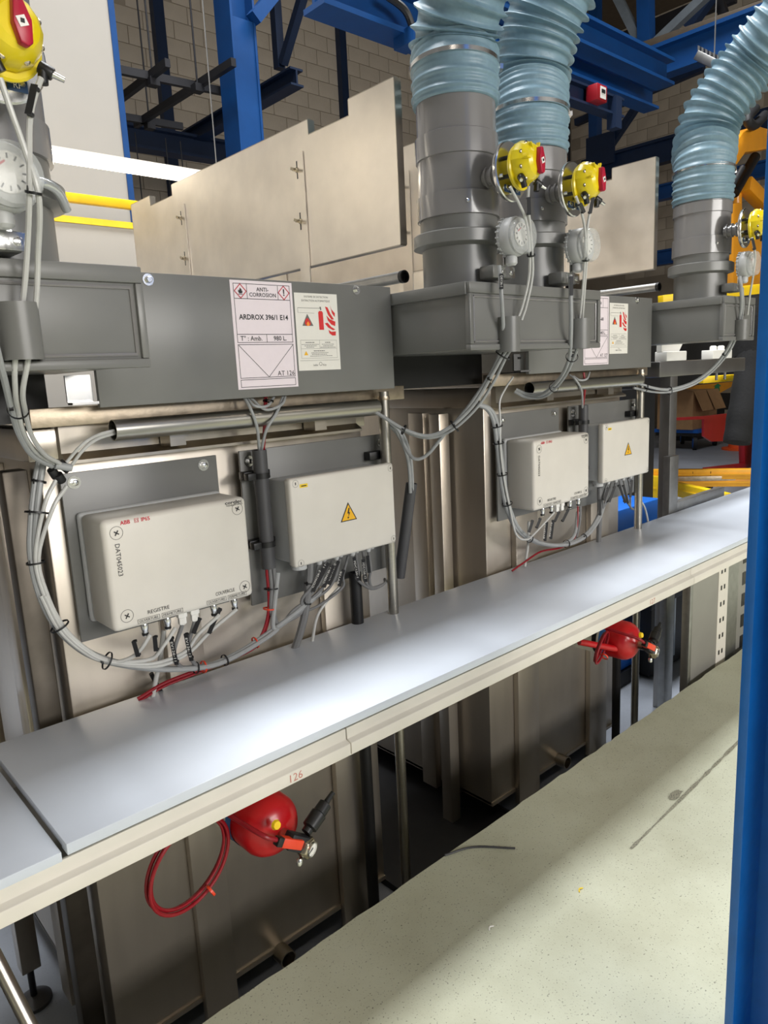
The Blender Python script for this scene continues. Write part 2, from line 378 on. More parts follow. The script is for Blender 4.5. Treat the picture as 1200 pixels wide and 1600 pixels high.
# ================================================================== one treatment unit (tank, hood, ducts, boxes)
W_ = {0: 'first', 1: 'second'}
def bolt(mb, p, ax=(0, -1, 0), r=.010, n=6): mb.lathe([(r*1.7, 0), (r*1.7, .0025)], p, ax, 18); mb.lathe([(r, .0025), (r, .010), (r*.8, .0115)], p, ax, n)
def tank(k):
    O = V((1.7*k, 0, .02*k)); X = O.x; Z = O.z
    who = ('nearer stainless steel treatment tank behind the junction boxes marked 126', 'farther stainless steel treatment tank, second along the beam')[k]
    t = thing('treatment_tank', (X+1.07, 2.4, PIT), who, 'tank', 'stainless treatment tanks')
    B().box(X+.55, X+1.60, 1.89, 3.1, -.37, 1.38+Z).build('tank_body', 'tank_steel', t, bevel=.004)
    B().box(X+.55, X+1.60, 1.885, 3.1, -.37, -.355).build('bottom_flange', 'tank_steel', t)
    mb = B().prism([(1.865, 1.47), (1.865, 1.395), (1.835, 1.378), (1.835, 1.370), (1.89, 1.38), (1.89, 1.47)], (X+.60, 0, Z), (0, 1, 0), (0, 0, 1), (.96, 0, 0)); mb.build('rim_lip', 'steel', t)
    B().box(X+.53, X+1.62, 1.89, 3.1, 1.38+Z, 1.46+Z).build('rim', 'steel', t, bevel=.003)
    B().box(X+.529, X+1.757, 1.83, 1.87, 1.464+Z, 1.51+Z).build('top_rail', 'steel_rough', t, bevel=.002)
    ribs = ((.808, .942), (1.379, 1.527)) if k == 0 else ((2.433, 2.611), (3.026, 3.209))
    for a, b in ribs:
        B().box(a*.985+.02, b*.985, 1.862, 1.889, -.45 if k == 0 else -.43, 1.0).build('rib', 'tank_steel', t, bevel=.003)
    B().box(X+.515, X+.55, 2.20, 2.29, -.40, 1.36+Z).build('side_rib', 'tank_steel', t, bevel=.003)
    for (lx, ly) in ((.475, 1.93) if k == 0 else (.47, 2.06), (1.50, 2.0), (1.50, 2.95), (.49, 2.95)):
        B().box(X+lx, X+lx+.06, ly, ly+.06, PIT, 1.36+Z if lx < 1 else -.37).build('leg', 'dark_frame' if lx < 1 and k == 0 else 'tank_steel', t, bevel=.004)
    B().box(X+.53, X+1.5, 2.12, 2.16, -.43, -.39).build('cross_bar', 'steel', t)
    d = pY(445, 1497, 1.86) if k == 0 else pY(880, 1192, 1.86)
    B().pipe((d.x, 1.89, d.z+.01), (d.x, 1.835, d.z+.01), .03, .026).build('drain_stub', 'steel', t)
    for x in (.86, 1.34): B().box(X+x, X+x+.045, 1.80, 1.86, 1.39+Z, 1.435+Z).build('tube_bracket', 'steel', t)
    # cable tube and post
    tb = tag(B().pipe((X+.70, 1.775, 1.447+Z), (X+1.575, 1.775, 1.447+Z), .0265, .0245).build('cable_tube', 'steel_tube'),
        ('brushed steel cable tube under the hood of the nearer tank', 'brushed steel cable tube under the hood of the farther tank')[k], 'tube', 'horizontal cable tubes')
    po = thing('post', (X+1.632, 1.80, PIT), ('round steel post at the right end of the nearer tank', 'round steel post at the right end of the farther tank')[k], 'post', 'round steel posts')
    px_ = 1.63 if k == 0 else 3.335
    B().cyl((px_, 1.80, PIT), (px_, 1.80, 1.495+Z), .019, n=24).build('tube', 'steel_tube', po)
    B().lathe([(.021, 0), (.022, .006), (.021, .012)], (px_, 1.80, 1.468+Z), (0, 0, 1)).build('weld_collar', 'steel_rough', po)
    bp = thing('drain_hose', (X+1.465, 1.81, PIT), ('black vertical drain pipe under the white warning box of the nearer tank', 'black vertical drain pipe beside the farther tank')[k], 'pipe', 'black drain pipes')
    bx = X+1.482
    zt = .90 if k == 0 else .60
    B().pipe((bx, 1.821, PIT+.06), (bx, 1.821, zt), .021, .017).build('pipe', 'black', bp)
    B().box(bx-.035, bx+.045, 1.78, 1.842, PIT, PIT+.08).build('clamp_foot', 'black', bp, bevel=.006)
tank(0); tank(1)
nt_ = thing('treatment_tank', (-.63, 2.4, PIT), 'stainless tank beyond the left picture edge, before the nearer one', 'tank', 'stainless treatment tanks')  # unseen next tank of the row, added to block light from the left
B().box(-1.15, -.12, 1.89, 3.1, -.37, 1.38).build('tank_body', 'tank_steel', nt_, bevel=.004); B().box(-1.17, -.10, 1.88, 3.1, 1.38, 1.46).build('rim', 'steel', nt_, bevel=.003)
for lx in (-1.15, -.18):
    for ly in (1.95, 3.0): B().box(lx, lx+.06, ly, ly+.06, PIT, -.37).build('leg', 'steel', nt_)

def print_tank_label(k, t, S, w_, h):
    sh = MB(); S.fill(sh, [(0, 0), (w_, 0), (w_, h), (0, h)], 1); sh.build('sheet', 'label_pink', t)
    q = MB(); lw = .0014; fx = lambda u: u*w_; fy = lambda v: v*h
    S.rect(q, fx(.05), fy(.03), fx(.955), fy(.165), lw); S.line(q, fx(.255), fy(.03), fx(.255), fy(.165), lw); S.line(q, fx(.755), fy(.03), fx(.755), fy(.165), lw)
    S.rect(q, fx(.05), fy(.165), fx(.955), fy(.49), lw); S.rect(q, fx(.05), fy(.49), fx(.955), fy(.565), lw); S.line(q, fx(.52), fy(.49), fx(.52), fy(.565), lw)
    S.rect(q, fx(.05), fy(.585), fx(.955), fy(.895), lw); S.line(q, fx(.06), fy(.59), fx(.51), fy(.893), lw); S.line(q, fx(.95), fy(.59), fx(.51), fy(.893), lw)
    S.rect(q, fx(.05), fy(.912), fx(.955), fy(.98), lw); q.build('border_lines', 'ink', t)
    q = MB()
    if k == 0:
        S.text(q, 'ANTI-', fx(.505), fy(.075), .0105, bold=.012); S.text(q, 'CORROSION', fx(.505), fy(.125), .0105, bold=.012)
        S.text(q, 'ARDROX 396/1 E14', fx(.5), fy(.33), .0135, bold=.022, wfit=fx(.80))
        S.text(q, 'T\u00b0 : Amb.', fx(.27), fy(.527), .0125, bold=.01); S.text(q, '980 L.', fx(.74), fy(.527), .0125, bold=.014)
        S.text(q, 'AT 126', fx(.945), fy(.862), .0135, 'r')
    else:
        S.text(q, 'RE', fx(.70), fy(.10), .009, 'r', bold=.012); S.text(q, 'S 24-60', fx(.78), fy(.33), .0135, 'r', bold=.022)
        S.text(q, 'T\u00b0 : Amb.', fx(.27), fy(.527), .0125, bold=.01); S.text(q, '660 L.', fx(.74), fy(.527), .0125, bold=.014)
        S.text(q, 'AT 127', fx(.945), fy(.862), .0135, 'r')
    q.build('printed_text', 'ink', t)['kind'] = 'stuff'
    if k == 0:
        for cx in (.153, .855):
            r = .0185; cy = fy(.0975); c = fx(cx); d = MB()
            P4 = [(c, cy-r), (c+r, cy), (c, cy+r), (c-r, cy)]
            for i in range(4): S.line(d, *P4[i], *P4[(i+1) % 4], .0022, 3)
            d.build('hazard_diamond', 'ink_red', t); e = MB()
            if cx < .5:
                S.fill(e, [(c-.004, cy+.006), (c-.007, cy), (c-.004, cy-.004), (c-.003, cy), (c-.001, cy-.009), (c+.004, cy-.004), (c+.004, cy+.001), (c+.006, cy-.002), (c+.0065, cy+.003), (c+.004, cy+.006)], 3)
                S.fill(e, [(c-.007, cy+.0075), (c+.007, cy+.0075), (c+.007, cy+.009), (c-.007, cy+.009)], 3)
            else:
                S.fill(e, [(c-.0022, cy-.010), (c+.0022, cy-.010), (c+.0014, cy+.003), (c-.0014, cy+.003)], 3); S.disc(e, c, cy+.0065, .0022, 3, 10)
            e.build('hazard_symbol', 'ink', t)
def print_fire_label(t, S, w_, h):
    sh = MB(); S.fill(sh, [(0, 0), (w_, 0), (w_, h), (0, h)], 1); sh.build('sheet', 'label_white', t)
    fx = lambda u: u*w_; fy = lambda v: v*h
    g = MB(); S.text(g, 'SYSTEME DE DETECTION', fx(.5), fy(.045), .0055, wfit=fx(.56)); S.text(g, 'EXTINCTION AUTOMATIQUE', fx(.49), fy(.095), .0055, wfit=fx(.66))
    S.line(g, fx(.06), fy(.19), fx(.58), fy(.19), .0011); S.line(g, fx(.06), fy(.19), fx(.06), fy(.25), .0008); S.line(g, fx(.06), fy(.25), fx(.44), fy(.255), .0006)
    S.fill(g, [(fx(.57), fy(.17)), (fx(.60), fy(.17)), (fx(.61), fy(.21)), (fx(.58), fy(.215))])
    S.rect(g, fx(.08), fy(.605), fx(.93), fy(.84), .0006); S.line(g, fx(.08), fy(.715), fx(.93), fy(.715), .0006); S.line(g, fx(.52), fy(.605), fx(.52), fy(.715), .0006); S.line(g, fx(.04), fy(.87), fx(.97), fy(.87), .0007)
    for (u, v, wd, th) in ((.3, .635, .22, .0022), (.3, .66, .40, .0014), (.3, .68, .28, .0014), (.3, .698, .2, .0014), (.72, .635, .14, .0022), (.72, .66, .30, .0014), (.72, .68, .24, .0014), (.72, .70, .38, .0014),
                        (.5, .745, .26, .0022), (.52, .77, .42, .0014), (.5, .79, .36, .0014), (.55, .812, .54, .0014)):
        x_ = fx(u-wd/2)
        while x_ < fx(u+wd/2)-.002:                       # illegible print: short strokes
            l_ = random.uniform(.003, .008); S.line(g, x_, fy(v), min(x_+l_, fx(u+wd/2)), fy(v), th); x_ += l_+.0012
    S.text(g, 'befer', fx(.40), fy(.93), .006); S.ring(g, fx(.515), fy(.918), .0055, .0012); S.text(g, 'Key', fx(.61), fy(.93), .006)
    g.build('printed_text', 'ink_grey', t)['kind'] = 'stuff'
    r = MB(); S.fill(r, [(fx(.53), fy(.245)), (fx(.555), fy(.225)), (fx(.615), fy(.225)), (fx(.64), fy(.245)), (fx(.645), fy(.47)), (fx(.535), fy(.47))])
    for pts_ in ([(.70, .165), (.76, .175), (.82, .26), (.90, .33), (.84, .335), (.76, .27)], [(.82, .14), (.85, .20), (.93, .25), (.92, .30), (.86, .25)], [(.72, .28), (.80, .33), (.93, .36), (.92, .42), (.83, .40), (.75, .345)],
                [(.67, .385), (.74, .375), (.82, .43), (.92, .465), (.86, .475), (.75, .44)], [(.75, .47), (.82, .495), (.93, .49), (.92, .545), (.84, .545), (.77, .515)]):
        S.fill(r, [(fx(a), fy(b)) for a, b in pts_])
    r.build('fire_pictogram', 'ink_red_bright', t)
    y = MB(); S.fill(y, [(fx(.27), fy(.265)), (fx(.40), fy(.42)), (fx(.145), fy(.42))]); y.build('triangle', 'ink_grey', t)
    y = MB(); S.fill(y, [(fx(.27), fy(.315)), (fx(.33), fy(.365)), (fx(.34), fy(.40)), (fx(.30), fy(.42)), (fx(.24), fy(.42)), (fx(.20), fy(.39)), (fx(.22), fy(.34))], 3); y.build('flame', 'ink_red_bright', t)
    y = MB(); S.fill(y, [(fx(.275), fy(.36)), (fx(.31), fy(.395)), (fx(.295), fy(.42)), (fx(.25), fy(.42)), (fx(.24), fy(.39))], 4); y.build('flame_core', 'ink_orange', t)
    y = MB(); S.fill(y, [(fx(.19), fy(.745)), (fx(.235), fy(.80)), (fx(.14), fy(.80))]); y.build('warning_triangle', 'ink_yellow', t)
def hood(k):
    X = 1.7*k; Z = .02*k
    who = ('nearer', 'farther')[k]
    t = thing('hood', (X+1.15, 2.2, 1.505+Z), 'dark grey plastic hood panel across the top of the %s tank' % who, 'hood', 'grey tank hoods')
    B().box(X+.667, X+1.638, 1.75, 1.766, 1.505+Z, 1.825+Z).build('front_panel', 'grey_pvc', t, bevel=.0015)
    B().box(X+.667, X+1.638, 1.766, 1.82, 1.812+Z, 1.824+Z).build('top_edge', 'steel', t)
    B().box(X+.70, X+1.60, 1.80, 2.9, 1.76+Z, 1.775+Z).build('lid', 'steel_sheet', t)
    B().box(X+1.61, X+1.63, 1.766, 2.9, 1.51+Z, 1.80+Z).build('side_panel', 'grey_pvc', t)
    for (px, py) in ((231, 437), (556, 453)):
        mb = MB(); p = pY(px, py, 1.75); bolt(mb, (p.x+X, 1.75, p.z+Z), r=.0085); mb.build('bolt', 'steel_bright', t)
    B().box(X+.60, X+.662, 1.772, 1.778, 1.52+Z, 1.584+Z).build('bracket', 'steel_bright', t); B().box(X+.60, X+.662, 1.74, 1.772, 1.515+Z, 1.521+Z).build('bracket', 'steel_bright', t)
    if k == 1: B().box(X+.625, X+.645, 1.7705, 1.773, 1.565+Z, 1.573+Z).build('bracket_slot', 'black', t)
    t2 = thing('tank_label', (X+1.15, 1.748, 1.53+Z), ('pink and white chemical label reading ARDROX 396/1 E14, AT 126', 'pink chemical label marked AT 127, half hidden by the duct box')[k], 'label', 'chemical labels')
    print_tank_label(k, t2, Sheet((X+1.05, 1.7495, 1.8195+Z), (1, 0, 0), (0, 0, 1), (0, -1, 0)), .2015, .291)
    t3 = thing('fire_label', (X+1.33, 1.748, 1.573+Z), ('cream fire extinction label beside the ARDROX label', 'cream fire extinction label on the hood of the farther tank')[k], 'label', 'fire system labels')
    print_fire_label(t3, Sheet((X+1.2575, 1.7495, 1.794+Z), (1, 0, 0), (0, 0, 1), (0, -1, 0)), .157, .221)
    pe = pX(632, 432, 1.72) if k == 0 else pX(1030, 448, 3.42)
    r_ = .019
    pp = thing('lid_handle', (pe.x, pe.y+.4, pe.z-r_), 'galvanised tube with black end lying behind the %s hood' % who, 'tube', 'lid handle tubes')
    B().pipe(pe, pe+V((0, .8, .0)), r_, r_-.003).build('tube', 'galv', pp); B().pipe(pe-V((0, .002, 0)), pe+V((0, .012, 0)), r_+.0015, r_-.004).build('end_ring', 'black', pp)
    B().cyl(pe+V((0, .03, 0)), pe+V((0, .035, 0)), r_-.0035).build('inner_plug', 'black', pp)
hood(0); hood(1)

# ---- plenum boxes
def plenum(k, x0, x1, label):
    Z = .02*k; z0, z1 = 1.592+Z, 1.78+Z; y0 = 1.43
    t = thing('duct_box', ((x0+x1)/2, 1.7, z0), label, 'duct box', 'grey duct boxes')
    B().box(x0, x1, y0, 1.98, z0, z1).build('box_body', 'grey_pvc', t, bevel=.002)
    mb = MB(); 
    for a, b, c, d in ((x0-.006, x1+.006, z1-.028, z1+.004), (x0-.006, x1+.006, z0-.004, z0+.014)): mb.box(a, b, y0-.008, y0+.012, c, d)
    for a in (x0-.006, x1-.010): mb.box(a, a+.016, y0-.008, y0+.012, z0+.014, z1-.028)
    mb.build('front_frame', 'grey_pvc', t, bevel=.003)
    mb = MB(); 
    for zz in (z0+.022, z1-.037): mb.tube([(x0+.018, y0-.001, zz), (x1-.018, y0-.001, zz)], .0035, 6, 2)
    for xx in (x0+.018, x1-.018): mb.tube([(xx, y0-.001, z0+.022), (xx, y0-.001, z1-.037)], .0035, 6, 2)
    mb.build('weld_bead', 'duct_pvc', t)
    B().box(x0-.012, x0+.004, y0+.004, 1.98, z1-.032, z1+.004).build('side_flange', 'grey_pvc', t, bevel=.002)
    B().box(x0+.01, x1-.045, 1.93, 2.7, 1.475+Z, z0).build('lower_channel', 'black', t)  # drawn back behind the box to keep lamp light out of the gap
    return t
def cover(t, x, z0=1.607, z1=1.707, y=1.428):
    B().lathe([(.031, 0), (.035, 0), (.035, z1-z0), (.031, z1-z0), (.031, 0)], (x, y-.012, z0), (0, 0, 1), 26, cap=False).build('cable_cover', 'grey_pvc', t)
PL = {}
PL[0] = plenum(0, -.05, .65, 'grey plastic duct box at the left picture edge')
PL[1] = plenum(1, 1.65, 2.34, 'grey plastic duct box carrying two ducts between the tanks')
PL[2] = plenum(2, 3.368, pY(1176, 500, 1.43).x, 'grey plastic duct box on the rack beside the blue column')
cover(PL[0], .413); cover(PL[1], pY(797, 518, 1.41).x, 1.60, 1.705); cover(PL[1], pY(908, 522, 1.41).x, 1.605, 1.705); cover(PL[2], pY(1160, 505, 1.41).x, 1.63, 1.72)
#@@DUCTS
# ================================================================== ducts, hoses, dampers, pressure switches
def duct(x, k, label, z_top, steps):
    Z = .02*k; y = 1.60; r = .123
    t = thing('ventilation_duct', (x, y, 1.78+Z), label, 'duct', 'grey ventilation ducts')
    B().lathe([(r-.006, 0), (r-.006, steps[0]-1.78-Z)], (x, y, 1.784+Z), (0, 0, 1), 48).build('lower_pipe', 'grey_pvc', t)
    B().lathe([(r-.004, 0), (r+.010, .006), (r+.021, .008), (r+.021, steps[1]-steps[0]-.004), (r+.015, steps[1]-steps[0]), (r-.004, steps[1]-steps[0])], (x, y, steps[0]), (0, 0, 1), 48).build('flange_ring', 'grey_pvc', t)
    B().lathe([(r-.002, 0), (r-.002, steps[2]-steps[1])], (x, y, steps[1]), (0, 0, 1), 48).build('neck', 'grey_pvc', t)
    B().lathe([(r+.001, 0), (r+.006, .001), (r+.006, steps[3]-steps[2]-.002), (r, steps[3]-steps[2])], (x, y, steps[2]), (0, 0, 1), 48).build('lower_sleeve', 'duct_pvc', t)
    B().lathe([(r, 0), (r, steps[4]-steps[3])], (x, y, steps[3]), (0, 0, 1), 48).build('damper_body', 'duct_pvc', t)
    B().lathe([(r, 0), (r+.005, .002), (r+.005, steps[5]-steps[4]-.003), (r, steps[5]-steps[4])], (x, y, steps[4]), (0, 0, 1), 48).build('upper_sleeve', 'duct_pvc', t)
    B().lathe([(r-.001, 0), (r-.001, z_top-steps[5]+.08)], (x, y, steps[5]), (0, 0, 1), 48).build('upper_pipe', 'duct_pvc', t)
    a = math.radians(-125)
    mb = MB(); p = V((x+(r+.006)*math.cos(a), y+(r+.006)*math.sin(a), (steps[2]+steps[3])/2)); mb.lathe([(.006, 0), (.006, .003), (.003, .006)], p, (math.cos(a), math.sin(a), 0), 12); mb.build('screw', 'steel_bright', t)
    return t
def hose(path, r, label, pitch=.039, clamp_t=None, straight=.16):
    P = smooth_path(path, 14); L = [0]
    for i in range(1, len(P)): L.append(L[-1]+(P[i]-P[i-1]).length)
    tot = L[-1]; n = int(tot/pitch*10); Q = []; j = 0
    for i in range(n+1):
        d = tot*i/n
        while j < len(L)-2 and L[j+1] < d: j += 1
        q = (d-L[j])/max(1e-6, L[j+1]-L[j]); Q.append(P[j].lerp(P[j+1], q))
    t = thing('flexible_hose', path[0], label, 'hose', 'blue flexible hoses')
    def rf(i, m):
        d = tot*i/(m-1); ph = (d/pitch) % 1.0
        rib = math.exp(-((ph-.5)/.15)**2)
        amp = .006 if d < straight else .021
        base = r-.007 if d < straight else r-.016
        return base + amp*rib + (.002*math.sin(ph*6.28*2) if d < straight else 0)
    MB().tube(Q, r, 40, 1, rf=rf).build('ribbed_wall', 'hose_blue', t, sharp=80)
    ct = clamp_t or .085
    z = path[0][2]+ct; c = V((path[0][0], path[0][1], z))
    cl = MB().lathe([(r-.004, 0), (r+.001, 0), (r+.001, .012), (r-.004, .012)], c, (.05, .03, 1), 40, cap=False).build('hose_clamp', 'steel_bright', t)
    a = math.radians(-40); B().obox(c+V((math.cos(a)*(r+.004), math.sin(a)*(r+.004), .006)), .014, .006, .007, (-math.sin(a), math.cos(a), 0), (math.cos(a), math.sin(a), 0)).build('clamp_screw', 'steel_bright', cl)
    return t
ZS = (1.925, 1.971, 2.013, 2.082, 2.184, 2.255)
ZS2 = (1.945, 1.99, 2.028, 2.10, 2.185, 2.26)
ZS3 = (1.935, 1.985, 2.022, 2.10, 2.20, 2.25)
duct(.438, 0, 'grey plastic duct at the left picture edge', 2.95, tuple(z-.026 for z in ZS))
duct(1.805, 1, 'nearer grey duct of the pair standing on the middle duct box', 2.36, ZS)
duct(2.175, 1, 'second grey duct of the pair, right behind the nearer one', 2.275, ZS2)
duct(3.505, 2, 'lone grey duct in front of the yellow robot arm', 2.265, ZS3)
def hp(px, py, Y=1.6): return tuple(pY(px, py, Y))
def pD(px, py, D): return tuple(CAMP + ray(px, py)*D)
hose([(1.805, 1.6, 2.345), (1.807, 1.6, 2.44), pD(710, 80, 2.19), pD(714, 40, 2.16), pD(724, 0, 2.12), pD(745, -70, 2.06), pD(790, -160, 2.0)], .137, 'blue ribbed hose on the nearer middle duct', clamp_t=.10, straight=.17)
hose([(2.175, 1.6, 2.262), (2.177, 1.6, 2.38), pD(826, 130, 2.45), pD(832, 90, 2.43), pD(844, 45, 2.40), pD(862, 0, 2.36), pD(895, -70, 2.3), pD(945, -150, 2.2)], .137, 'blue ribbed hose on the second middle duct', clamp_t=.12, straight=.22)
hose([(3.505, 1.6, 2.255), (3.505, 1.6, 2.42), pD(1102, 218, 3.32), pD(1112, 182, 3.30), pD(1135, 145, 3.26), pD(1172, 98, 3.2), pD(1215, 45, 3.1), pD(1270, -20, 3.0)], .137, 'blue ribbed hose bending to the upper right by the robot arm', clamp_t=.13, straight=.20)

def valve(x, z, label, tagtxt):
    y = 1.40; n = V((.10, -1, 0)).normalized(); sx = V((1, .10, 0)).normalized(); up = V((0, 0, 1)); c = V((x, y, z))
    Q = lambda a, b, d: c + sx*a + up*b + n*d
    t = thing('damper_actuator', (x, y, z-.083), label, 'actuator', 'yellow damper actuators')
    st = MB(); st.cyl(Q(0, 0, -.080), Q(0, 0, 0), .024); 
    for d in (-.07, -.05, -.03): st.lathe([(.03, 0), (.03, .006)], Q(0, 0, d), n, 24)
    st.build('stub', 'duct_pvc', t)
    dsc = B().lathe([(.070, -.004), (.081, -.002), (.083, .003), (.083, .009), (.080, .012)], c, n, 48).build('flange_disc', 'steel_bright', t)
    for i in range(5):
        a = math.radians(200+i*35); p = Q(.058*math.cos(a), .058*math.sin(a), .012)
        B().lathe([(.005, 0), (.005, .006)], p, n, 6).build('disc_bolt', 'steel_bright', dsc)
    for dx_, tx in ((-.022, 'IO'), (.026, 'RF')):
        lb = MB().obox(Q(dx_, -.050, .013), .017, .0008, .0095, sx, n, up).build('blue_tag', 'ink_blue', t)
        B().text(tx, Q(dx_, -.055, .0145), sx, up, .010).build('tag_text', 'white', lb)
    for a, b in ((-.035, .03), (.035, .03), (-.035, -.02), (.035, -.02)): B().cyl(Q(a, b, .01), Q(a, b, .042), .006, n=10).build('standoff', 'black', t)
    cc = Q(0, .014, .040)
    by = MB().lathe([(.050, 0), (.058, .003), (.059, .012), (.056, .026), (.050, .040), (.040, .052), (.028, .058)], cc, n, 14).build('housing', 'yellow', t, bevel=.002, sharp=22)
    MB().lathe([(.060, 0), (.062, .003), (.062, .008), (.058, .011)], Q(0, .004, .034), n, 30).build('mounting_ring', 'yellow', t)
    for i in range(8):
        a = i*math.pi/4+.4; B().lathe([(.0062, 0), (.0062, .004), (.004, .0055)], cc + sx*(.050*math.cos(a))+up*(.050*math.sin(a)) + n*.030, n, 10).build('housing_bolt', 'hex_metal', by)
    for i in range(3):
        a = math.radians(70+i*55); B().obox(cc+sx*(.03*math.cos(a))+up*(.03*math.sin(a))+n*.05, .022, .0022, .005, sx*math.cos(a)+up*math.sin(a), sx*-math.sin(a)+up*math.cos(a), n).build('fin', 'yellow', by)
    lev = MB().prism([(-.010, .034), (.004, .034), (.016, .004), (.014, -.030), (.006, -.036), (-.006, -.033), (-.014, -.004)], Q(.004, .012, .096), sx, up, n*.016).build('pointer_lever', 'red_lever', t, bevel=.003)
    B().obox(Q(.003, .010, .1125), .0075, .001, .0075, sx*.9+up*.4, n, up*.9-sx*.4).build('pointer_mark', 'white', lev)
    B().obox(Q(.003, .010, .1138), .003, .001, .003, sx, n, up).build('pointer_hub', 'ink', lev)
    for k_, (a, b) in enumerate(((-.036, -.028), (.044, -.030))):
        el = MB().cyl(Q(a, b, .062), Q(a+(.018 if k_ else -.004), b-.012, .072), .0105, n=14).build('elbow_fitting', 'black', t, bevel=.002)
        B().cyl(Q(a+(.016 if k_ else -.006), b-.010, .070), Q(a+(.034 if k_ else -.022), b-.018, .078), .006, .0045, 12).build('silencer', 'steel_bright', el)
        B().cyl(Q(a+(.004 if k_ else .006), b-.008, .066), Q(a+(.002 if k_ else .016), b-.028, .066), .0085, n=12).build('tube_collar', 'black', el)
    return t
valve(.428, 2.112, 'yellow damper actuator with red pointer at the upper left picture edge', 'RF')
valve(1.803, 2.113, 'yellow damper actuator on the nearer middle duct', 'IO')
valve(2.125, 2.105, 'yellow damper actuator on the second middle duct', 'IO')
valve(3.478, 2.112, 'small looking yellow damper actuator beside the robot arm', 'IO')
def gauge(x, z, label, side_hose=False):
    y = 1.43; n = V((.05, -1, 0)).normalized(); c = V((x, y, z)); sx = V((1, .05, 0)).normalized(); up = V((0, 0, 1))
    Q = lambda a, b, d: c+sx*a+up*b+n*d
    t = thing('pressure_switch', (x, y, z-.12), label, 'pressure switch', 'round pressure switches')
    hs = MB().lathe([(.046, 0), (.055, .003), (.057, .010), (.055, .012), (.057, .016), (.057, .040), (.053, .046)], c, n, 40).build('housing', 'box_base', t)
    for i in range(10):
        a = math.radians(120+i*16); B().obox(Q(.058*math.cos(a), .058*math.sin(a), .008), .003, .005, .002, sx*math.cos(a)+up*math.sin(a), n, sx*-math.sin(a)+up*math.cos(a)).build('clip', 'box_base', hs)
    MB().lathe([(.052, .046), (.054, .048), (.054, .066), (.050, .076), (.040, .078)], c, n, 40).build('clear_cover', 'clear', t)
    MB().lathe([(.051, .0), (.051, .006)], Q(0, 0, .046), n, 36).build('inner_plate', 'box_base', t)
    dl = MB().lathe([(.030, 0), (.034, .001), (.034, .004)], Q(0, .004, .052), n, 30).build('dial', 'dial', t)
    m = MB()
    for i in range(12):
        a = i*math.pi/6; m.obox(Q(.026*math.cos(a), .004+.026*math.sin(a), .0568), .004, .0004, .0012, sx*math.cos(a)+up*math.sin(a), n, sx*-math.sin(a)+up*math.cos(a))
    o = m.build('dial_marks', 'ink', dl); o['kind'] = 'stuff'
    B().obox(Q(-.012, .016, .0572), .009, .0004, .0016, sx*.8+up*.6, n, up*.8-sx*.6).build('dial_pointer', 'ink_red', dl)
    gl = MB().lathe([(.016, 0), (.018, .006), (.018, .022), (.012, .028)], Q(-.008, -.054, .024), (0, 0, -1), 16).build('cable_gland', 'box_base', t)
    br = MB().obox(Q(-.004, -.098, .004), .040, .002, .016, sx, n, up).build('bracket', 'steel_bright', t, bevel=.0008)
    for a in (-.026, .018): B().lathe([(.008, 0), (.008, .003), (.005, .004)], Q(a, -.098, .006), n, 14).build('bracket_bolt', 'steel_bright', br)
    B().obox(Q(-.004, -.07, .002), .014, .002, .024, sx, n, up).build('bracket_tongue', 'steel_bright', br)
    B().obox(Q(-.022, -.098, -.025), .048, .027, .019, sx, n, up).build('mounting_block', 'grey_pvc', t, bevel=.006)
    if side_hose:
        B().tube([Q(.05, .012, -.01), Q(.085, .012, -.012), Q(.115, .004, -.03), Q(.14, -.018, -.06)], .009, 12).build('clear_hose', 'brass_hose', t)
    else: B().cyl(Q(.05, .002, .012), Q(.07, .002, .010), .006, n=12).build('port', 'box_base', t)
    return t
G = {}
G[0] = gauge(.415, 1.912, 'round pressure switch with clear cover at the left picture edge', True)
G[1] = gauge(1.826, 1.936, 'round pressure switch on the nearer middle duct')
G[2] = gauge(2.180, 1.936, 'round pressure switch on the second middle duct')
G[3] = gauge(3.525, 1.962, 'round pressure switch partly hidden behind the blue column')

# ================================================================== partition sheets standing over the tanks
def partition(X, dz, label, strips=True):
    z0, z1, zn = 1.955+dz, 2.44+dz, 2.39+dz
    t = thing('partition_sheet', (X, 2.7, z0), label, 'partition', 'stainless partition sheets')
    ol = [(1.729, z0), (1.729, z1), (1.946, z1), (1.946, zn), (2.172, zn), (2.172, z1), (3.215, z1+.006), (3.215, zn+.01), (3.448, zn+.01), (3.448, z1+.006), (3.66, z1+.006), (3.66, z0)]
    MB().prism(ol, (X, 0, 0), (0, 1, 0), (0, 0, 1), (.003, 0, 0)).build('sheet', 'steel_sheet', t)
    m = MB()
    for i in range(len(ol)):
        a, b = ol[i], ol[(i+1) % len(ol)]; d = V((b[0]-a[0], b[1]-a[1])); nn = V((-d.y, d.x)).normalized()*-.003
        m.prism([a, b, (b[0]+nn.x*-1, b[1]+nn.y*-1), (a[0]+nn.x*-1, a[1]+nn.y*-1)], (X, 0, 0), (0, 1, 0), (0, 0, 1), (.028, 0, 0))
    m.build('folded_edge', 'steel', t)
    if strips:
        for (ya, yb, zt) in ((2.205, 2.262, 2.345+dz), (3.105, 3.16, 2.345+dz)):
            st = MB().box(X-.006, X-.001, ya, yb, 1.80+dz, zt).build('fixing_strip', 'steel_sheet', t)
            for zz in (2.29+dz, 2.115+dz):
                pb = MB(); p = V((X-.006, (ya+yb)/2+.008, zz)); pb.lathe([(.010, 0), (.010, .003), (.006, .004), (.006, .02)], p, (-1, 0, 0), 10)
                pb.obox(p+V((-.012, 0, 0)), .003, .022, .005, (1, 0, 0), (0, .9, .35), (0, -.35, .9)); pb.build('wing_bolt', 'hex_metal', st)
                B().box(X-.0065, X-.005, p.y-.003, p.y+.003, zz-.03, zz+.03).build('slot', 'black', st)
    return t
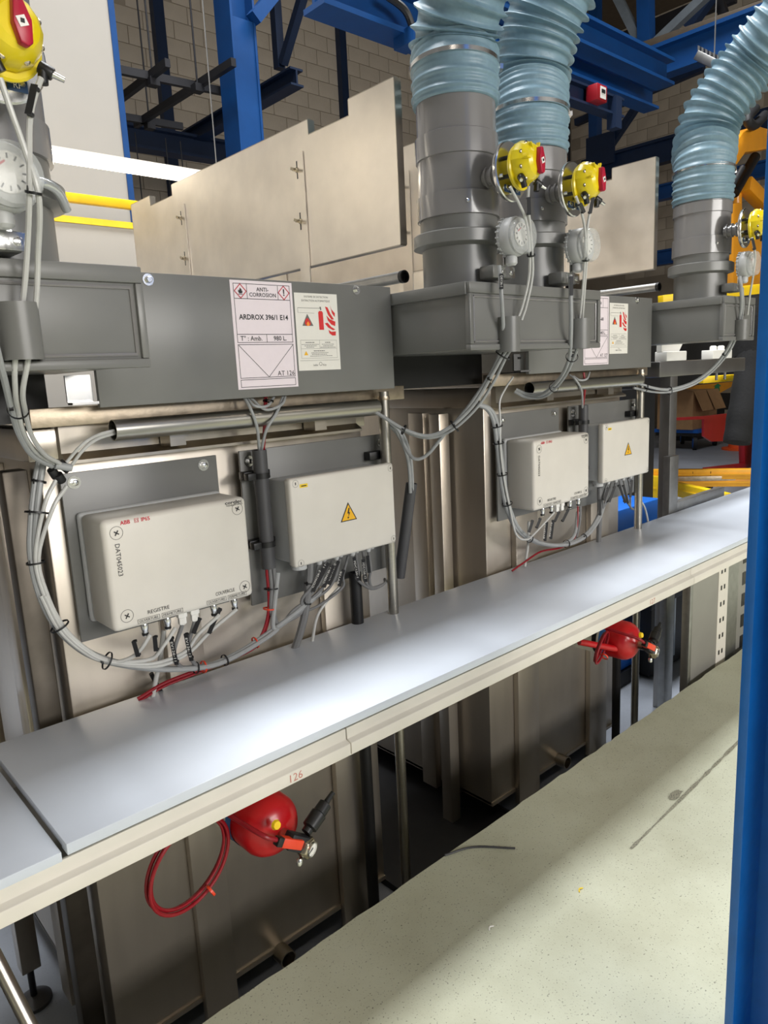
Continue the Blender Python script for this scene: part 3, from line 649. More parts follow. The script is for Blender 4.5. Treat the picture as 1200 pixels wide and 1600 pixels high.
partition(1.67, 0, 'tall notched stainless partition sheet rising behind the nearer hood')
partition(2.20, .01, 'second stainless sheet mostly hidden behind the nearer middle duct')
partition(3.30, .02, 'notched stainless sheet to the right of the second middle duct')

# ================================================================== electrical boxes
def text_part(S, t, name, mtl, *a, **kw):
    m = MB(); S.text(m, *a, **kw); return m.build(name, mtl, t)
def mount_plate(label, x0, x1, z0, z1, bolts, group):
    t = thing('mounting_plate', ((x0+x1)/2, 1.87, z0), label, 'plate', group)
    B().box(x0, x1, 1.852, 1.860, z0, z1).build('plate', 'grey_pvc', t, bevel=.001)
    for (bx, bz) in bolts:
        m = MB(); m.lathe([(.0165, 0), (.0165, .0025)], (bx, 1.852, bz), (0, -1, 0), 24); m.lathe([(.0085, 0), (.0085, .010), (.006, .0115)], (bx, 1.8495, bz), (0, -1, 0), 6); m.build('bolt', 'steel_bright', t)
    return t
def control_box(k):
    X = 1.7*k; Z = .025*k; x0, x1, z0, z1 = X+.612, X+1.009, .962+Z, 1.243+Z
    who = ('nearer', 'farther')[k]
    a, b = pY(90, 747, 1.868), pY(120, 1003, 1.868); c = pY(333, 708, 1.868)
    mount_plate('grey plastic plate behind the grey control box of the %s tank' % who, a.x+X, c.x+X, b.z+Z, c.z+Z-.005, [tuple(pY(112, 753, 1.868)[i]+(X, 0, Z)[i] for i in (0, 2)), tuple(pY(313, 726, 1.868)[i]+(X, 0, Z)[i] for i in (0, 2))], 'box mounting plates')
    t = thing('control_box', ((x0+x1)/2, 1.78, z0), ('grey control box marked DAT045023 on the nearer tank', 'grey control box with air fittings on the farther tank')[k], 'control box', 'grey control boxes')
    B().box(x0-.004, x1+.004, 1.826, 1.851, z0-.004, z1+.004).build('back_shell', 'box_base', t, bevel=.012, seg=3)
    B().box(x0, x1, 1.69, 1.828, z0, z1).build('cover', 'box_grey', t, bevel=.014, seg=3)
    w_, h = x1-x0, z1-z0; S = Sheet((x0, 1.6898, z1), (1, 0, 0), (0, 0, 1), (0, -1, 0)); fx = lambda u: u*w_; fy = lambda v: v*h
    for u, v in ((.085, .125), (.09, .87), (.925, .105), (.93, .885)):
        m = MB(); S.ring(m, fx(u), fy(v), .0165, .0012, 1); o = m.build('screw_cap', 'ink_grey', t)
        m = MB(); S.line(m, fx(u)-.006, fy(v)-.004, fx(u)+.006, fy(v)+.004, .0028, 2); S.line(m, fx(u)+.004, fy(v)-.006, fx(u)-.004, fy(v)+.006, .0028, 3); m.build('screw_cross', 'ink', o)
    text_part(S, t, 'maker_mark', 'ink_red', 'ABB', fx(.145), fy(.045), .0095, bold=.02)
    m = MB(); S.rect(m, fx(.205), fy(.028), fx(.229), fy(.062), .001); S.rect(m, fx(.211), fy(.038), fx(.223), fy(.053), .0008); m.build('insulation_mark', 'ink_red', t)
    text_part(S, t, 'rating_text', 'ink_red', 'IP65', fx(.275), fy(.045), .0095, bold=.015)
    text_part(S, t, 'brand_text', 'ink', 'corelec', fx(.90), fy(.032), .009, bold=.012, wfit=fx(.13)); text_part(S, t, 'brand_subtext', 'ink', '\u00e9quipements', fx(.905), fy(.058), .005, wfit=fx(.125))
    m = MB(); S.vtext(m, 'DAT045023', fx(.082), fy(.22), .0115); m.build('serial_text', 'ink', t)
    for u, s_ in ((.295, 'REGISTRE'), (.775, 'COUVERCLE')): text_part(S, t, 'group_text', 'ink', s_, fx(u), fy(.885), .0095, wfit=fx(.145))
    for u, s_ in ((.225, 'OUVERTURE'), (.385, 'FERMETURE'), (.705, 'OUVERTURE'), (.865, 'FERMETURE')):
        m = MB(); S.rect(m, fx(u-.072), fy(.93), fx(u+.072), fy(.968), .0008); fr = m.build('text_frame', 'ink', t); text_part(S, fr, 'frame_text', 'ink', s_, fx(u), fy(.949), .0062, wfit=fx(.125))
    # fittings below
    for i, u in enumerate((.215, .37, .71, .87)):
        xx = x0+fx(u); f = MB().lathe([(.008, 0), (.0095, .003), (.0095, .016), (.008, .020), (.0075, .034)], (xx, 1.713, z0), (0, 0, -1), 12).build('air_fitting', 'steel_bright', t)
        B().lathe([(.0085, 0), (.0085, .006)], (xx, 1.713, z0-.026), (0, 0, -1), 12).build('release_ring', 'black', f)
    for u in (.475, .565):
        xx = x0+fx(u); B().lathe([(.014, 0), (.014, .012), (.011, .014), (.011, .03), (.007, .034)], (xx, 1.715, z0), (0, 0, -1), 6).build('cable_gland', 'white', t)
def power_box(k):
    X = 1.7*k; Z = .022*k; x0, x1, z0, z1 = X+1.178, X+1.593, .996+Z, 1.265+Z
    who = ('nearer', 'farther')[k]
    a = pY(369, 703, 1.868); c = pY(592, 678, 1.868); b = pY(391, 945, 1.868)
    mount_plate('grey plastic plate behind the white warning box of the %s tank' % who, a.x+X, c.x+X+.02, b.z+Z, c.z+Z, [tuple(pY(384, 720, 1.868)[i]+(X, 0, Z)[i] for i in (0, 2)), tuple(pY(590, 691, 1.868)[i]+(X, 0, Z)[i] for i in (0, 2))], 'box mounting plates')
    t = thing('junction_box', ((x0+x1)/2, 1.79, z0), ('cream junction box with yellow lightning triangle on the nearer tank', 'cream junction box with yellow lightning triangle on the farther tank')[k], 'junction box', 'cream junction boxes')
    B().box(x0+.008, x1-.008, 1.757, 1.851, z0+.008, z1-.008).build('body', 'box_base', t, bevel=.008, seg=3)
    B().box(x0, x1, 1.725, 1.757, z0, z1).build('lid', 'box_grey', t, bevel=.009, seg=3)
    w_, h = x1-x0, z1-z0; S = Sheet((x0, 1.7248, z1), (1, 0, 0), (0, 0, 1), (0, -1, 0)); fx = lambda u: u*w_; fy = lambda v: v*h
    for u, v in ((.05, .06), (.965, .06), (.05, .955), (.965, .94)):
        m = MB(); S.ring(m, fx(u), fy(v), .011, .0008, 1); o = m.build('screw_cap', 'ink_grey', t); m = MB(); S.line(m, fx(u), fy(v)-.004, fx(u), fy(v)+.004, .003, 2); m.build('screw_slot', 'ink', o)
    m = MB(); S.fill(m, [(fx(.085), fy(.075)), (fx(.155), fy(.075)), (fx(.155), fy(.115)), (fx(.085), fy(.115))], 1); o = m.build('small_sticker', 'label_yellow', t); m = MB(); S.line(m, fx(.097), fy(.096), fx(.143), fy(.096), .003); m.build('sticker_print', 'ink', o)
    cx, cy, q = fx(.515), fy(.50), .034
    m = MB(); S.fill(m, [(cx, cy-q), (cx+q*.98, cy+q*.75), (cx-q*.98, cy+q*.75)], 1); tr_ = m.build('warning_triangle', 'ink', t)
    m = MB(); S.fill(m, [(cx, cy-q+.007), (cx+q*.98-.0055, cy+q*.75-.003), (cx-q*.98+.0055, cy+q*.75-.003)], 2); m.build('triangle_field', 'ink_yellow', tr_)
    m = MB(); S.fill(m, [(cx+.001, cy-.016), (cx+.005, cy-.015), (cx+.0015, cy-.002), (cx+.006, cy-.001), (cx-.002, cy+.013), (cx, cy+.002), (cx-.0055, cy+.001)], 3)
    S.fill(m, [(cx-.006, cy+.012), (cx+.002, cy+.013), (cx-.004, cy+.019)], 3); m.build('lightning_bolt', 'ink', tr_)
    B().lathe([(.030, 0), (.030, .014), (.024, .018), (.024, .03)], (x0+.055, 1.785, z0+.008), (0, 0, -1), 20).build('large_gland', 'box_base', t)
    for i in range(8):
        xx = x0+.125+i*.034; B().lathe([(.010, 0), (.010, .022), (.007, .030)], (xx, 1.775+.02*(i % 2), z0+.008), (0, 0, -1), 10).build('gland', 'box_base', t)
for k in (0, 1): control_box(k); power_box(k)

# ================================================================== conduits between the boxes
def conduit(k):
    X = 1.7*k; Z = .022*k; a = pY(405, 703, 1.80); b = pY(417, 888, 1.80); x = a.x+X
    t = thing('conduit', (x, 1.80, b.z+Z), ('dark grey conduit between the two boxes of the nearer tank', 'dark grey conduit between the two boxes of the farther tank')[k], 'conduit', 'dark conduits')
    B().pipe((x, 1.80, b.z+Z), (x, 1.80, a.z+Z), .0215, .018).build('pipe', 'dark_pvc', t)
    for zz in (a.z-.075+Z, b.z+.075+Z):
        c = MB().lathe([(.0225, -.008), (.026, -.008), (.026, .008), (.0225, .008), (.0225, -.008)], (x, 1.80, zz), (0, 0, 1), 20, cap=False).build('clip', 'black', t)
        B().box(x-.05, x-.022, 1.79, 1.815, zz-.01, zz+.01).build('clip_arm', 'black', c, bevel=.002); B().box(x-.045, x+.045, 1.82, 1.851, zz-.012, zz+.012).build('clip_base', 'black', c, bevel=.002)
conduit(0); conduit(1)
for k in (0, 1):                                   # post clips behind the junction boxes
    X = 1.7*k; Z = .02*k; p = pY(583, 712, 1.83); x = 1.63 if k == 0 else 3.335
    t = B().box(x-.055, x+.035, 1.82, 1.852, p.z-.014+Z, p.z+.014+Z).build('post_clip', 'black', None, bevel=.003)
    tag(t, ('black plastic clip holding the post of the nearer tank', 'black plastic clip holding the post of the farther tank')[k], 'clip', 'post clips')
#@@CABLES
# ================================================================== cables, tubes, ties, tags
def W(p): return p if isinstance(p, Vector) else pY(p[0], p[1], p[2])
def FIT(k, u, dz=.03): return V((1.7*k+.612+.397*u, 1.713, .962+.025*k-dz))
def offs(pts, a, b):
    out = []
    for p in pts: out.append(p + _r*a + _f*b)
    return out
def bundle(name, label, cat, cables, ties=(), tie_r=.011, tie_mat='black', group=None, tags=()):
    first = [W(p) for p in cables[0][2]]
    t = thing(name, min(first, key=lambda v: v.z), label, cat, group)
    for c in cables:
        mt, r, pts = c[:3]; of = c[3] if len(c) > 3 else (0, 0)
        MB().tube(offs([W(p) for p in pts], *of), r, 9, 6).build('cable' if 'cable' in mt or 'red' in mt else 'air_tube', mt, t)
    paths = [smooth_path(offs([W(p) for p in c[2]], *(c[3] if len(c) > 3 else (0, 0))), 6) for c in cables]
    for tie in ties:
        best = min(range(1, len(paths[0])-1), key=lambda i: (proj(paths[0][i])[0]-tie[0])**2+(proj(paths[0][i])[1]-tie[1])**2)
        p0 = paths[0][best]; d = (paths[0][best+1]-paths[0][best-1]).normalized(); near = []
        for c, P_ in zip(cables, paths):
            q = min(P_, key=lambda v: (v-p0).length)
            if (q-p0).length < .034: near.append((q - d*(q-p0).dot(d), c[1]))
        p = sum((a for a, _ in near), V((0, 0, 0)))/len(near); R_ = max((a-p).length+r for a, r in near)+.0008
        m = MB().lathe([(R_, -.0022), (R_+.0015, -.0022), (R_+.0015, .0022), (R_, .0022), (R_, -.0022)], p, d, 16, cap=False)
        u = frame(d)[0]; m.obox(p - _f*R_ - _r*.004, .0035, .004, .003, d, u); m.build('cable_tie', tie_mat, t)
    for (p0, p1, s_) in tags: tag_plate(t, W(p0), W(p1), s_)
    return t
def tag_plate(t, a, b, s_):
    d = (b-a); L = d.length; d.normalize(); nrm = (-_f - d*(-_f).dot(d)).normalized(); sd = nrm.cross(d)
    c = (a+b)/2 + nrm*.007
    o = MB().obox(c, L/2, .0055, .001, d, sd, nrm).build('cable_marker', 'ink', t)
    if s_: B().text(s_, c+nrm*.0016-sd*.0032, d if d.dot(_r) > 0 else -d, sd if d.dot(_r) > 0 else -sd, .0062, wfit=L*.72).build('marker_text', 'white', o)
    for e in (a, b): B().lathe([(.006, -.002), (.006, .002)], e.lerp((a+b)/2, .14), d, 10).build('marker_tie', 'black', o)
# --- left loop of the nearer unit
dn = [(20, 568, 1.42), (24, 610, 1.46), (28, 640, 1.52), (38, 678, 1.60), (58, 708, 1.68), (84, 724, 1.75)]
bundle('tube_bundle', 'grey and white tubes curving down from the duct box at the left picture edge', 'cables', [
    ('tube_white', .0050, [(64, 122, 1.325), (54, 150, 1.325), (46, 195, 1.328), (46, 300, 1.335), (42, 400, 1.385), (36, 470, 1.40)] + [(24, 560, 1.415)] + dn[1:]),
    ('tube_white', .0050, [(-14, 120, 1.325), (6, 178, 1.328), (28, 240, 1.335), (48, 310, 1.337), (47, 400, 1.39), (44, 470, 1.405), (32, 560, 1.418)] + dn[1:], (.012, .004)),
    ('cable_grey', .0065, [(-12, 500, 1.36), (2, 560, 1.40), (12, 600, 1.45), (22, 642, 1.52), (34, 680, 1.60), (54, 711, 1.68), (84, 728, 1.75)], (-.006, .004))],
    ties=[(50, 306, 1.337, (50, 320, 1.337)), (28, 643, 1.52, (33, 660, 1.56))], tie_r=.014, tags=[((57, 136, 1.318), (47, 182, 1.318), '')])
cl = thing('tube_connector', W((92, 740, 1.75)), 'cluster of black push connectors at the left corner of the nearer tank', 'connector')
for a, b in (((80, 733, 1.76), (88, 745, 1.77)), ((90, 741, 1.76), (97, 752, 1.77)), ((92, 722, 1.76), (108, 735, 1.76))):
    B().cyl(W(a), W(b), .011, n=12).build('connector_body', 'black', cl, bevel=.002)
B().cyl(W((86, 727, 1.75)), W((112, 731, 1.75)), .009, n=12).build('tube_piece', 'cable_grey', cl)
bundle('air_tubes', 'two pale tubes leading into the left end of the nearer cable tube', 'cables', [
    ('tube_white', .004, [(104, 722, 1.75), (128, 695, 1.73), (150, 681, 1.745), (178, 673, 1.775)]), ('tube_white', .004, [(112, 727, 1.75), (130, 703, 1.73), (152, 686, 1.745), (180, 677, 1.775)])])
dm = [(62, 715, 1.80), (54, 760, 1.79), (48, 820, 1.78), (48, 870, 1.78), (62, 930, 1.775), (88, 980, 1.77), (125, 1015, 1.765), (165, 1033, 1.76)]
low = [(215, 1043, 1.755), (265, 1046, 1.75), (325, 1040, 1.755), (375, 1018, 1.765), (425, 985, 1.775), (465, 955, 1.78), (500, 925, 1.785)]
bundle('cable_loop', 'big tied grey cable loop hanging left of and below the nearer control box', 'cables', [
    ('cable_grey', .0075, dm+low), ('cable_grey', .0075, dm+low[:5]+[(420, 975, 1.78), (428, 895, 1.80)], (.012, .0)), ('cable_grey', .007, dm+low, (.006, .012)),
    ('tube_white', .005, [(80, 750, 1.78), (62, 790, 1.77)]+dm[3:]+[(195, 1028, 1.74), (214, 1012, 1.72), FIT(0, .215)], (.014, -.006)),
    ('tube_white', .005, [(92, 760, 1.78), (70, 795, 1.77)]+dm[3:]+[(222, 1030, 1.74), (243, 1010, 1.72), FIT(0, .37)], (.02, -.003)),
    ('tube_white', .005, dm[4:]+[(240, 1040, 1.745), (290, 1020, 1.74), (326, 985, 1.725), FIT(0, .87)], (.008, -.010)),
    ('tube_white', .005, dm[4:]+[(230, 1036, 1.745), (280, 1018, 1.74), (302, 990, 1.725), FIT(0, .71)], (.016, -.008))],
    ties=[(55, 750, 1.79, (52, 770, 1.79)), (49, 800, 1.785, (48, 820, 1.785)), (48, 880, 1.78, (50, 895, 1.78)), (85, 985, 1.775, (98, 996, 1.775)), (163, 1040, 1.76, (180, 1043, 1.76)), (302, 1045, 1.755, (318, 1043, 1.755)), (355, 1030, 1.76, (370, 1024, 1.765))], tie_r=.019,
    tags=[((268, 994, 1.71), (277, 1036, 1.725), 'EV126-11'), ((291, 988, 1.71), (300, 1030, 1.725), 'EV126-12'), ((210, 1000, 1.71), (217, 1024, 1.71), ''), ((243, 993, 1.71), (245, 1016, 1.71), ''), ((313, 965, 1.71), (303, 990, 1.71), ''), ((345, 950, 1.71), (327, 990, 1.71), '')])
bundle('gland_cables', 'two short grey cables leaving the white glands of the nearer control box', 'cables', [
    ('cable_dark', .0055, [FIT(0, .475), (272, 1020, 1.725), (285, 1043, 1.745), (320, 1043, 1.75)]), ('cable_dark', .0055, [FIT(0, .565), (295, 1010, 1.725), (308, 1040, 1.745), (345, 1036, 1.75)])])
bundle('pale_tube', 'pale tube dropping behind the plank below the nearer control box', 'tube', [('tube_white', .0065, [(256, 985, 1.80), (250, 1030, 1.80), (243, 1065, 1.80), (236, 1110, 1.80)])])
bundle('black_cable', 'short black cable crossing behind the plank near the red wire', 'cable', [('black', .006, [(236, 1052, 1.82), (248, 1075, 1.82), (262, 1095, 1.82)])])
red = [(415, 620, 1.77), (414, 660, 1.765), (411, 705, 1.80)]
bundle('detector_wires', 'red and grey wires running from under the nearer hood into the dark conduit', 'cables', [
    ('red_tube', .0055, red), ('cable_grey', .0045, [(380, 618, 1.775), (392, 640, 1.745), (402, 670, 1.75), (405, 706, 1.80)]), ('cable_grey', .0045, [(443, 618, 1.775), (432, 645, 1.745), (416, 672, 1.752), (408, 706, 1.80)]),
    ('cable_grey', .004, [(385, 620, 1.775), (398, 634, 1.745), (418, 634, 1.745), (428, 620, 1.775)]), ('cable_grey', .004, [(392, 622, 1.775), (415, 640, 1.745), (440, 632, 1.745), (446, 618, 1.775)])],
    ties=[(383, 629, 1.752, (388, 635, 1.752)), (440, 629, 1.752, (435, 637, 1.752))], tie_r=.009)
bundle('conduit_cables', 'grey cables and red wire leaving the conduit below the nearer boxes', 'cables', [
    ('cable_dark', .006, [(421, 885, 1.80), (424, 920, 1.79), (423, 955, 1.785), (432, 975, 1.785)]), ('cable_dark', .006, [(427, 885, 1.80), (430, 920, 1.79), (428, 955, 1.785), (434, 978, 1.785)]),
    ('red_tube', .0045, [(416, 885, 1.80), (420, 945, 1.79), (412, 985, 1.78), (395, 1008, 1.775), (350, 1030, 1.775), (300, 1050, 1.78), (255, 1068, 1.79), (215, 1092, 1.80)]), ('red_tube', .004, [(417, 885, 1.805), (422, 945, 1.795), (415, 985, 1.785), (398, 1012, 1.78), (352, 1034, 1.78), (302, 1054, 1.785), (257, 1072, 1.795), (217, 1096, 1.805)])],
    ties=[(426, 922, 1.79, (426, 932, 1.79))], tie_r=.012)
for lb, p, d in (('red cable tie at the bend of the conduit cables', (420, 951, 1.787), (419, 965, 1.787)), ('red cable tie on the cable loop right of the control box', (399, 1004, 1.775), (385, 1012, 1.775)), ('red cable tie under the black cable markers', (318, 1042, 1.757), (330, 1039, 1.757))):
    a = W(p); dd = (W(d)-a).normalized(); tag(MB().lathe([(.016, -.002), (.018, -.002), (.018, .002), (.016, .002), (.016, -.002)], a, dd, 14, cap=False).obox(a-_f*.016, .004, .004, .003, dd, frame(dd)[0]).build('cable_tie', 'orange_red'), lb, 'cable tie', 'red cable ties')
# --- cables under the nearer junction box
bundle('thick_cable', 'thick grey cable from the large gland of the nearer junction box', 'cable', [('cable_dark', .0125, [(484, 880, 1.79), (483, 905, 1.785), (478, 950, 1.785), (470, 985, 1.79), (460, 1015, 1.80)])],
    ties=[(481, 910, 1.785, (480, 920, 1.785)), (478, 940, 1.785, (477, 950, 1.785))], tie_r=.013)
jb = []
for i, (gx, gy) in enumerate(((497, 884), (508, 880), (519, 877), (531, 874), (544, 869), (556, 866), (567, 862), (575, 858))):
    Yg = 1.79
    if i < 4: jb.append(('cable_dark', .005, [(gx, gy, Yg), (gx-8, gy+30, Yg-.02), (gx-25, gy+52, Yg-.01), (470-i*2, 958-i*3, 1.785), (440, 976, 1.785)]))
    elif i < 5: jb.append(('cable_dark', .0045, [(gx, gy, Yg), (gx-8, gy+30, Yg-.01), (535, 918, 1.79), (500, 945, 1.79), (470, 958, 1.79)]))
    else: jb.append(('cable_dark', .005, [(gx, gy, Yg), (gx+4, gy+30, Yg-.02), (gx+2, 905, 1.78), (575+i, 925-i, 1.79), (600, 912, 1.80), (601, 905, 1.84)]))
bundle('marker_cables', 'fan of thin grey cables with black markers under the nearer junction box', 'cables', jb,
    tags=[((505, 888, 1.765), (489, 925, 1.765), 'CON126-3'), ((513, 880, 1.765), (494, 915, 1.765), 'EV126-11'), ((521, 884, 1.765), (506, 918, 1.765), 'CON126-1'), ((529, 877, 1.765), (514, 914, 1.765), 'CON126-2'), ((537, 890, 1.765), (530, 916, 1.765), 'EV126'), ((553, 870, 1.765), (560, 906, 1.765), 'FDC126-1'), ((567, 873, 1.765), (572, 908, 1.765), 'FDC126-12'), ((574, 868, 1.77), (577, 894, 1.77), '')])
bundle('pale_hose', 'pale thin tube bending down behind the plank by the thick grey cable', 'tube', [('tube_white', .005, [(530, 918, 1.80), (510, 940, 1.80), (495, 965, 1.80), (488, 1002, 1.80)])])
# --- cables between the units
bundle('hanging_cables', 'grey cables sagging from the nearer cable tube up to the middle duct box', 'cables', [
    ('cable_grey', .006, [(575, 637, 1.775), (600, 652, 1.74), (632, 671, 1.70), (668, 681, 1.66), (702, 668, 1.60), (738, 635, 1.54), (765, 592, 1.48), (785, 556, 1.43), (797, 540, 1.415)]),
    ('cable_grey', .006, [(598, 650, 1.79), (622, 672, 1.77), (634, 700, 1.75), (648, 717, 1.72), (668, 710, 1.69), (695, 678, 1.64), (728, 640, 1.58), (758, 598, 1.52), (778, 560, 1.46), (786, 525, 1.42), (784, 470, 1.39), (780, 415, 1.40)]),
    ('cable_grey', .005, [(586, 645, 1.775), (632, 675, 1.71), (668, 684, 1.67), (704, 671, 1.61), (742, 636, 1.55), (769, 594, 1.49), (788, 556, 1.44), (800, 540, 1.42)], (.008, .004))],
    ties=[(632, 671, 1.70, (645, 676, 1.69)), (707, 664, 1.59, (716, 655, 1.58)), (766, 592, 1.48, (771, 582, 1.47)), (784, 556, 1.44, (788, 545, 1.43))], tie_r=.013,
    tags=[((783, 428, 1.385), (783, 452, 1.385), 'DE126-1')])
bundle('sleeve_cables', 'grey cables dropping into the dark sleeve right of the nearer junction box', 'cables', [('cable_grey', .006, [(600, 652, 1.80), (625, 672, 1.79), (638, 700, 1.78), (643, 730, 1.78), (645, 770, 1.79)]), ('cable_grey', .006, [(598, 656, 1.80), (618, 674, 1.79), (632, 700, 1.78), (639, 730, 1.78), (641, 770, 1.79)])])
a, b = W((643, 755, 1.80)), W((624, 902, 1.84))
tag(MB().pipe(a, b, .020, .016).build('foam_sleeve', 'dark_pvc'), 'dark grey slanted sleeve hanging right of the nearer junction box', 'sleeve')
bundle('actuator_tubes', 'white air tubes from the nearer middle actuator down to the duct box', 'tubes', [
    ('tube_white', .0042, [(797, 292, 1.335), (812, 320, 1.34), (822, 345, 1.35), (827, 385, 1.36), (827, 430, 1.38), (817, 475, 1.40), (808, 500, 1.415)]), ('tube_white', .0042, [(826, 291, 1.33), (825, 320, 1.335), (828, 350, 1.35), (831, 385, 1.36), (832, 430, 1.38), (823, 475, 1.40), (815, 500, 1.415)])],
    ties=[(829, 397, 1.36, (829, 410, 1.36))], tie_r=.009, tags=[((825, 308, 1.33), (826, 336, 1.335), '')])
bundle('actuator_tubes', 'white air tubes from the second middle actuator down to the duct box', 'tubes', [
    ('tube_white', .0042, [(900, 307, 1.335), (908, 330, 1.34), (914, 360, 1.35), (914, 400, 1.37), (911, 445, 1.39), (906, 498, 1.415)]), ('tube_white', .0042, [(927, 306, 1.33), (921, 335, 1.34), (917, 365, 1.35), (917, 400, 1.37), (914, 445, 1.39), (910, 498, 1.415)])],
    ties=[(915, 406, 1.37, (915, 415, 1.37))], tie_r=.008, tags=[((926, 309, 1.33), (921, 334, 1.335), ''), ((905, 318, 1.335), (911, 332, 1.335), '')])
bundle('sensor_cable', 'grey cables from the second pressure switch curving into the farther cable tube', 'cables', [
    ('cable_grey', .007, [(891, 430, 1.40), (892, 470, 1.39), (892, 520, 1.40), (889, 560, 1.46), (874, 592, 1.56), (848, 615, 1.67), (824, 616, 1.74), (806, 609, 1.775)]), ('cable_grey', .006, [(905, 535, 1.42), (896, 560, 1.46), (880, 592, 1.56), (852, 619, 1.67), (824, 621, 1.74), (804, 612, 1.775)])],
    ties=[(891, 562, 1.46, (887, 570, 1.48)), (862, 606, 1.61, (852, 613, 1.64))], tie_r=.013, tags=[((892, 432, 1.39), (892, 462, 1.39), '')])
d2 = [(745, 632, 1.78), (762, 640, 1.76), (772, 662, 1.75), (777, 700, 1.75), (783, 750, 1.75), (792, 795, 1.75), (808, 828, 1.75), (832, 845, 1.75), (860, 852, 1.755), (890, 849, 1.76), (915, 835, 1.77), (932, 812, 1.78), (940, 790, 1.79)]
bundle('cable_loop', 'tied grey cable loop left of and below the farther control box', 'cables', [('cable_grey', .0085, d2), ('cable_grey', .0085, d2, (.012, .004)), ('cable_grey', .008, d2[:9]+[(880, 850, 1.76), (897, 835, 1.77), (902, 800, 1.79)], (.006, .014)),
    ('tube_white', .004, [(797, 590, 1.76), (786, 606, 1.76), (776, 628, 1.76), (777, 660, 1.755)]+d2[3:6]+[(802, 835, 1.745), (818, 843, 1.735), (832, 832, 1.72), FIT(1, .37)], (.01, -.01))],
    ties=[(774, 668, 1.75, (776, 680, 1.75)), (779, 690, 1.75, (780, 700, 1.75)), (782, 743, 1.75, (783, 752, 1.75)), (786, 792, 1.75, (790, 800, 1.75)), (828, 842, 1.75, (838, 847, 1.755)), (887, 850, 1.76, (895, 847, 1.76)), (913, 838, 1.77, (920, 832, 1.77))], tie_r=.02,
    tags=[((854, 815, 1.71), (851, 845, 1.715), 'EV127-11'), ((864, 812, 1.71), (860, 842, 1.715), 'EV127-12'), ((832, 813, 1.71), (826, 832, 1.71), ''), ((844, 810, 1.71), (838, 825, 1.71), ''), ((873, 800, 1.71), (866, 815, 1.71), ''), ((887, 797, 1.71), (878, 815, 1.71), '')])
bundle('pale_tube', 'pale tube dropping behind the plank below the farther control box', 'tube', [('tube_white', .006, [(826, 815, 1.80), (825, 850, 1.80), (820, 885, 1.80)])])
bundle('detector_wires', 'red and grey wires from the farther hood into its conduit', 'cables', [('red_tube', .005, [(912, 582, 1.77), (914, 605, 1.765), (910, 640, 1.80)]), ('cable_grey', .0045, [(890, 586, 1.775), (900, 594, 1.745), (909, 612, 1.75), (910, 640, 1.80)]), ('cable_grey', .0045, [(921, 582, 1.775), (917, 592, 1.745), (906, 594, 1.745), (896, 588, 1.77)])])
bundle('conduit_cables', 'red wire and grey cable leaving the farther conduit', 'cables', [('red_tube', .004, [(903, 790, 1.80), (902, 820, 1.78), (895, 845, 1.775), (875, 856, 1.775), (845, 862, 1.78), (820, 878, 1.79), (800, 892, 1.80)]), ('cable_dark', .0055, [(907, 790, 1.80), (906, 815, 1.79), (901, 840, 1.78)])])
bundle('thick_cable', 'thick grey cable from the large gland of the farther junction box', 'cable', [('cable_dark', .012, [(937, 762, 1.79), (937, 800, 1.79), (935, 850, 1.80)])], tags=[((937, 780, 1.77), (937, 805, 1.77), '')])
jb = []
for i, gx in enumerate((948, 955, 962, 968, 974, 981)):
    gy = 757-i*2
    if i < 3: jb.append(('cable_dark', .0045, [(gx, gy, 1.79), (gx-6, gy+20, 1.775), (942, 795, 1.78), (935, 815, 1.785)]))
    else: jb.append(('cable_dark', .0045, [(gx, gy, 1.79), (gx+4, gy+20, 1.775), (985, 792, 1.785), (990, 796, 1.80)]))
bundle('marker_cables', 'fan of thin grey cables with black markers under the farther junction box', 'cables', jb, tags=[((950, 762, 1.765), (943, 782, 1.765), ''), ((960, 760, 1.765), (951, 785, 1.765), ''), ((966, 757, 1.765), (976, 785, 1.765), ''), ((973, 757, 1.765), (980, 786, 1.765), ''), ((987, 750, 1.765), (984, 777, 1.765), '')])
bundle('pale_hose', 'pale tube hanging behind the farther post beside the rack', 'tube', [('tube_white', .005, [(1000, 780, 1.85), (1008, 795, 1.85), (1013, 818, 1.85), (1015, 835, 1.85)])])
bundle('hanging_cables', 'grey cables sagging from the farther cable tube up to the rack duct box', 'cables', [('cable_grey', .007, [(990, 596, 1.775), (1020, 606, 1.74), (1048, 608, 1.70), (1085, 596, 1.63), (1118, 570, 1.55), (1142, 535, 1.47), (1157, 490, 1.41), (1158, 450, 1.39), (1156, 432, 1.40)]), ('cable_grey', .006, [(990, 606, 1.79), (1020, 612, 1.76), (1048, 612, 1.71), (1087, 599, 1.64), (1121, 572, 1.56), (1146, 537, 1.48), (1160, 490, 1.42), (1160, 450, 1.40)])],
    ties=[(1010, 602, 1.75, (1020, 606, 1.74)), (1047, 609, 1.70, (1058, 606, 1.69)), (1133, 552, 1.50, (1140, 542, 1.48))], tie_r=.012)
bundle('actuator_tubes', 'white air tubes from the small looking actuator by the robot arm', 'tubes', [('tube_white', .0045, [(1175, 372, 1.335), (1180, 400, 1.35), (1177, 430, 1.38), (1172, 460, 1.40), (1168, 492, 1.415)])], tags=[((1174, 372, 1.33), (1178, 390, 1.33), '')])
